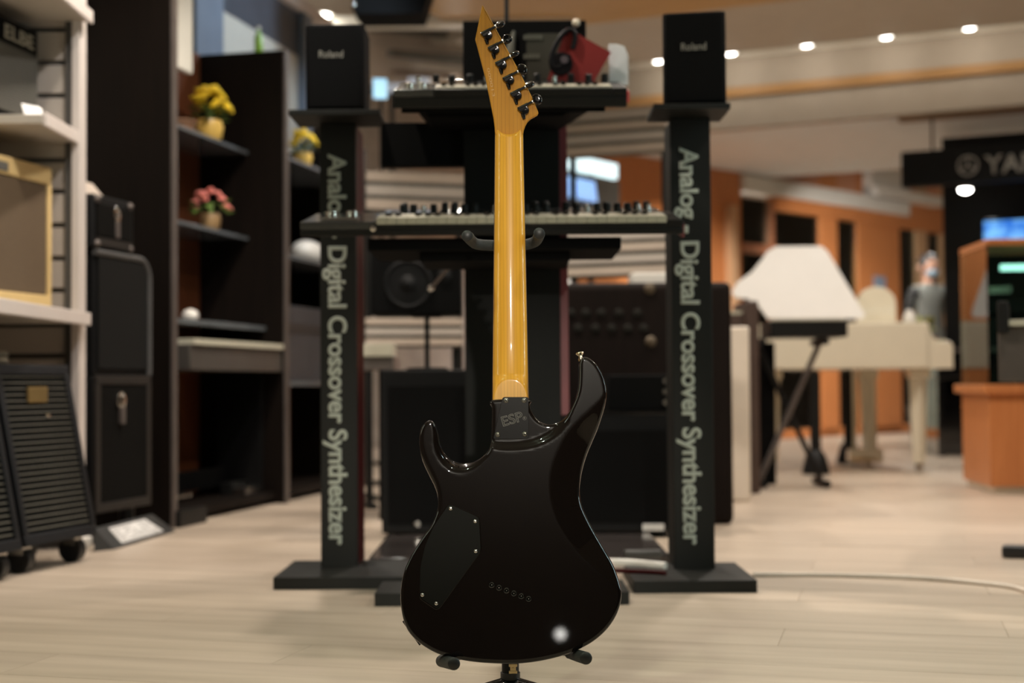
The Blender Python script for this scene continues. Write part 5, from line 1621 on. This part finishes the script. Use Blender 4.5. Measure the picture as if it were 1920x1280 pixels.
for py, xl_, xr2 in neck_rows:
    a, b_ = gp(xl_, py, NB), gp(xr2, py, NB)
    wd = (b_.x - a.x) / 2; cxm = (a.x + b_.x) / 2; z = (a.z + b_.z) / 2
    dpt = 0.0165 + 0.003 * (py - 252) / 460
    ex_ = 2.2
    lim = 1.0
    if py > 702:       # flat bolt-on heel
        s_ = min(1, (py - 702) / 44.0); ex_ = 2.2 + 1.2 * s_; dpt = 0.0195 + 0.020 * s_; lim = 0.0235
    ring = []
    for k in range(NS + 1):
        a_ = math.pi * k / NS
        ca, sa = math.cos(a_), math.sin(a_)
        ring.append(mbx.bm.verts.new((cxm - wd * math.copysign(abs(ca) ** (2 / ex_), ca), YF - min(lim, dpt * abs(sa) ** (2 / ex_), scoop(py, ca)), z)))
    rings.append(ring)
for i in range(len(rings) - 1):
    for k in range(NS):
        mbx.bm.faces.new([rings[i][k], rings[i][k + 1], rings[i + 1][k + 1], rings[i + 1][k]])
    mbx.bm.faces.new([rings[i][0], rings[i + 1][0], rings[i + 1][NS], rings[i][NS]])
mbx.bm.faces.new(rings[0]); mbx.bm.faces.new(list(reversed(rings[-1])))
neck = mbx.build('neck', maple, gt, angle=50)
# fretboard on the far side
a, b_, c, d = gp(928, 252, NB), gp(981, 252, NB), gp(991.5, 752, NB), gp(922.8, 752, NB)
e_ = 0.0004
MB().prism([(a.x - e_, a.z), (b_.x + e_, b_.z), (c.x + e_, c.z), (d.x - e_, d.z)], YF, YF + 0.006, None, 0.001).build('fretboard', wood('rosewood', (0.05, 0.025, 0.015), (0.08, 0.04, 0.022), 0.4), gt)
frm = MB()
for k in range(1, 23):
    s_ = 1 - 2 ** (-k / 12.0); s_ /= (1 - 2 ** (-24 / 12.0))
    z = a.z + (d.z - a.z) * s_ * 1.02; x0_ = a.x + (d.x - a.x) * s_; x1_ = b_.x + (c.x - b_.x) * s_
    frm.box(x0_ - 0.0006, x1_ + 0.0006, YF + 0.005, YF + 0.0072, z - 0.001, z + 0.001, 0.0003)
frm.build('frets', steel, gt)
for k in range(6):
    x0_ = a.x + 0.004 + k * (b_.x - a.x - 0.008) / 5; q = gp(922 + 13.85 * k, 1030, TH)
    MB().tube([(x0_, YF + 0.008, a.z), (q.x, YF + 0.014, q.z)], 0.0005, 6).build('string', steel, gt)
MB().box(gp(918, 1030, TH).x, gp(996, 1030, TH).x, TH, TH + 0.016, gp(955, 1050, TH).z, gp(955, 1010, TH).z, 0.003).build('bridge', fm, gt)
for py in (870, 975):
    MB().box(gp(912, py, TH).x, gp(1002, py, TH).x, TH - 0.002, TH + 0.008, gp(955, py + 22, TH).z, gp(955, py - 22, TH).z, 0.003).build('pickup', smooth_rubber, gt)

# headstock: tips towards the camera
HA = R(9.0)
hp0 = gp(955, 246, NB)
HM = Matrix.Translation(Vector((hp0.x, YF - 0.0092, hp0.z))) @ Matrix.Rotation(HA, 4, 'X')
HGI = (GM @ HM).inverted()
HCL = HGI @ CAM
def hp2(px, py, y=0.0):
    d = HGI.to_3x3() @ ray(px, py)
    s_ = (y - HCL.y) / d.y
    q = HCL + d * s_
    return Vector((q.x, y, q.z))
head_px = [(905.5, 9.5), (925.5, 46), (950, 90), (975, 135.5), (1000, 187), (1008.5, 208), (1009.5, 211.5), (1007.5, 215.5), (1002, 218.5), (995, 222.5), (989, 228), (985.2, 235), (982.3, 243), (981.2, 249), (979, 254), (972, 260), (963, 264), (955, 265), (946, 264), (937, 260), (930, 254), (928, 249), (927.6, 240), (925.4, 222), (918, 185), (910.3, 147), (897, 96), (891, 73.5), (903.8, 11)]
hd = MB()
hd.prism([(hp2(*q).x, hp2(*q).z) for q in head_px], 0.0, 0.0110, None, 0.0018, 3)
head = hd.build('headstock', wood('maple_head_shaded', (0.44, 0.190, 0.020), (0.53, 0.245, 0.030), 0.45, 0.15, stretch=(60, 20, 2.2), scale=2.2, lines=0.5, dark=(0.2, 0.09, 0.02), lscale=50, spec=0.1), gt)  # neck maple darkened, shade of the tilted headstock put into the colour
head.matrix_local = HM
tb = mat('tuner_black', (0.010, 0.010, 0.011), 0.12, 0.6, coat=0.6)
tune = [(914, 66), (927.3, 93.5), (941, 122), (955, 150.5), (969, 179), (982.8, 206.5)]
knob_rot = [62, 35, 78, 12, 66, 4]
for i, (px, py) in enumerate(tune):
    c = hp2(px, py)
    ax = (hp2(px + 23.5, py - 24 + 0.3) - hp2(px + 0.5, py - 11)).normalized()      # along the shaft
    ax = (hp2(px + 26, py - 24.5) - hp2(px - 12, py - 5)).normalized()
    ez = Vector((0, -1, 0))
    ey = ez.cross(ax)                                                            # in the head plane
    if ey.z > 0: ey = -ey
    Mt = Matrix(((ax.x, ey.x, ez.x, c.x), (ax.y, ey.y, ez.y, c.y), (ax.z, ey.z, ez.z, c.z), (0, 0, 0, 1)))
    k_ = 0.00083
    tp = bpy.data.objects.new('tuner', None)
    COL.objects.link(tp); tp.parent = head; tp.matrix_local = Mt
    hs = MB()
    hs.lathe([(8.2 * k_, 0), (8.2 * k_, 0.004), (7.2 * k_, 0.0052), (0.0002, 0.0056)], 22, Matrix.Translation((1.0 * k_, 1.5 * k_, 0)))
    hs.box(-9.5 * k_, 6 * k_, -9.5 * k_, 0.5 * k_, 0, 0.0062, 0.0012)
    hs.tube([(-10.5 * k_, -6.5 * k_, 0.0042), (11 * k_, -6.5 * k_, 0.0042)], 3.4 * k_, 12)
    hs.tube([(10 * k_, -6.5 * k_, 0.0042), (21 * k_, -6.5 * k_, 0.0042)], 2.7 * k_, 12)
    hs.tube([(-5.5 * k_, 7 * k_, 0.0014), (-8.0 * k_, 15.5 * k_, 0.0012)], [4.6 * k_, 2.7 * k_], 12)
    hs.box(-9 * k_, -2 * k_, 2 * k_, 9 * k_, 0, 0.0025, 0.0008)
    # the housing hangs on the headstock as one part
    me = hs.mesh('tuner_housing', tb)
    bpy.data.objects.remove(tp)
    tp = link('tuner', me, gt)
    tp.matrix_local = HM @ Mt
    MB().lathe([(1.4 * k_, 0), (1.2 * k_, 0.0008), (0.0001, 0.001)], 10, Matrix.Translation((-7.8 * k_, 14.5 * k_, 0.0030))).build('lug_screw', fm, tp)
    MB().tube([(20.5 * k_, -6.5 * k_, 0.0042), (22.4 * k_, -6.5 * k_, 0.0042)], 3.9 * k_, 14).build('washer', steel, tp)['label'] = 'pale metal washer'
    a_ = R(knob_rot[i])
    Kb = MB()
    Kb.ball((0, 0, 0), 1.0, 3, (9.8 * k_, 11.5 * k_, 6.0 * k_))
    for v in Kb.bm.verts:      # flatten the faces and the inner end of the button
        v.co.z = max(-4.4 * k_, min(4.4 * k_, v.co.z))
        v.co.x = max(-7.0 * k_, v.co.x)
    Kb.tube([(-10 * k_, 0, 0), (-6 * k_, 0, 0)], 2.8 * k_, 12)
    kb = Kb.build('button', mat('button_black', (0.012, 0.012, 0.013), 0.08, 0.75, coat=0.4), tp)
    kb.matrix_local = Matrix.Translation((31.0 * k_, -6.5 * k_, 0.0042)) @ Matrix.Rotation(a_, 4, 'X')
# faint serial number
lettering(textmesh('000013', 0.046, mat('serial_print', (0.54, 0.30, 0.08), 0.5), 0, 0.0002, height=0.0042), head, Matrix.Translation(hp2(913, 128) + Vector((0, -0.0001, 0))) @ Matrix.Rotation(R(-13), 4, 'Y').inverted() @ FACE @ Matrix.Rotation(R(-79 + 13), 4, 'Z'))
# strap button
q = gp(1089, 672, 0.022)
dr = (gp(1088, 660, 0.022) - gp(1091, 674, 0.022)).normalized()
Ms = Matrix.Translation(q) @ dr.to_track_quat('Z', 'Y').to_matrix().to_4x4()
MB().lathe([(0.0045, -0.004), (0.0045, 0.0), (0.0030, 0.0012), (0.0028, 0.0045), (0.0058, 0.007), (0.0064, 0.0085), (0.0058, 0.0098), (0.0002, 0.0105)], 20, Ms).build('strap_button', mat('nickel', (0.72, 0.62, 0.46), 0.18, 1.0), gt)
# jack plate on the lower side
q0, q1 = gp(757, 1163, 0.02), gp(789, 1208, 0.02)
dv = (q1 - q0).normalized(); nv = Vector((dv.z, 0, -dv.x)) * -1
if nv.x > 0: nv = -nv
MB().prism([(q0.x + dv.x * .0 + nv.x * .002, q0.z + nv.z * .002), (q0.x + nv.x * 0.0, q0.z), (q1.x, q1.z), (q1.x + nv.x * .002, q1.z + nv.z * .002)], 0.012, 0.032, None, 0.0005).build('jack_plate', fm, gt)

# ------------------------------------------------------------------ guitar stand
st = thing('guitar_stand', 'black tripod guitar stand with foam padded arms holding the guitar', 'stand', (g0.x, 2.27, 0))
SO_ = Vector((g0.x, 2.27, 0))
def sl(v): return Vector(v) - SO_
hz = at(957, 1262, 2.25).z
cr_top = at(955, 462, 2.33)
tube_lo = Vector((g0.x + 0.001, 2.25, hz - 0.02))
tube_hi = Vector((cr_top.x, 2.335, cr_top.z))
MB().tube([sl(tube_lo), sl(tube_lo.lerp(tube_hi, 0.55))], 0.0135, 16).build('tube', black, st)
MB().tube([sl(tube_lo.lerp(tube_hi, 0.5)), sl(tube_hi)], 0.010, 14).build('inner_tube', black, st)
MB().tube([sl(tube_lo + Vector((0, 0, 0.012))), sl(tube_lo + Vector((0, 0, 0.022)))], 0.0155, 16).build('collar', smooth_rubber, st)
ql = at(962, 1253, 2.225)
lab_ = MB()
Ml = Matrix.Translation(sl(ql)) @ FACE
lab_.box(-0.0065, 0.0065, -0.0075, -0.003, 0, 0.002, 0.0006, Ml); lab_.box(-0.0065, 0.0065, 0.003, 0.0075, 0, 0.002, 0.0006, Ml); lab_.box(-0.0045, 0.0045, -0.004, 0.004, 0, 0.0018, 0.0006, Ml); lab_.tube([(0, 0, 0.001), (0, 0, 0.0035)], 0.002, 10, True, Ml)
lab_.build('brass_clip', mat('brass_clip', (0.62, 0.48, 0.26), 0.3, 1.0), st)
# hub and legs
MB().lathe([(0.034, -0.026), (0.036, -0.010), (0.026, 0.0), (0.016, 0.003), (0.0, 0.003)], 24, Matrix.Translation(sl(tube_lo + Vector((0, 0, 0.008))))).build('hub', blackgloss, st)
for k, a_ in enumerate((205, 335, 90)):
    d = Vector((math.cos(R(a_)), math.sin(R(a_)), 0))
    p0 = sl(tube_lo) + Vector((0, 0, 0.004)) + d * 0.012
    p1 = p0 + d * 0.10 + Vector((0, 0, -0.018)); p2 = p0 + d * 0.27; p2.z = 0.011
    lg = MB().tube([p0, p1, p2], 0.0105, 14).build('leg', blackgloss, st)
    MB().tube([p2 - d * 0.02 + Vector((0, 0, 0.001)), p2 + d * 0.012], 0.0115, 12).build('rubber_foot', smooth_rubber, lg)
def spline(P, n=6):
    return catmull(P, False, 0.004)
# neck cradle
w_ = lambda px, py, Y: sl(at(px, py, Y))
cradle = spline([w_(876, 442, 2.165), w_(879, 445, 2.20), w_(884, 451, 2.265), w_(893, 457, 2.30), w_(912, 459.5, 2.312), w_(955, 460.5, 2.315), w_(985, 458.5, 2.312), w_(1003, 453, 2.30), w_(1009, 445, 2.26), w_(1011, 440, 2.20), w_(1011, 437, 2.165)])
crd = MB().tube(cradle, 0.0088, 18).build('neck_cradle', foam, st)
for px, py in ((876, 442), (1011, 437)):
    p0 = w_(px, py, 2.166); 
    MB().lathe([(0.0088, -0.002), (0.0086, 0.001), (0.0065, 0.0028), (0.0002, 0.0032)], 20, Matrix.Translation(p0) @ FACE).build('end_cap', smooth_rubber, crd)
# lower arms
for P, e in (([(957, 1222, 2.245), (900, 1224, 2.235), (850, 1232, 2.225), (829, 1238, 2.205), (834, 1240, 2.16), (851, 1244, 2.055)], 1), ([(957, 1218, 2.245), (1010, 1218, 2.24), (1060, 1222, 2.23), (1078, 1227, 2.205), (1084, 1229, 2.16), (1098.5, 1233.5, 2.065)], 2)):
    pp = spline([w_(*q) for q in P])
    nF = max(i for i in range(len(pp)) if pp[i].y > pp[0].y - 0.022)
    arm = MB().tube(pp[:nF + 2], 0.006, 12).build('support_arm', black, st)
    MB().tube(pp[nF:], 0.0092, 18).build('foam_sleeve', foam, arm)
    dd_ = (pp[-1] - pp[-2]).normalized()
    MB().lathe([(0.0092, -0.001), (0.0090, 0.001), (0.0070, 0.0026), (0.0002, 0.003)], 20, Matrix.Translation(pp[-1]) @ dd_.to_track_quat('Z', 'Y').to_matrix().to_4x4()).build('end_cap', smooth_rubber, arm)
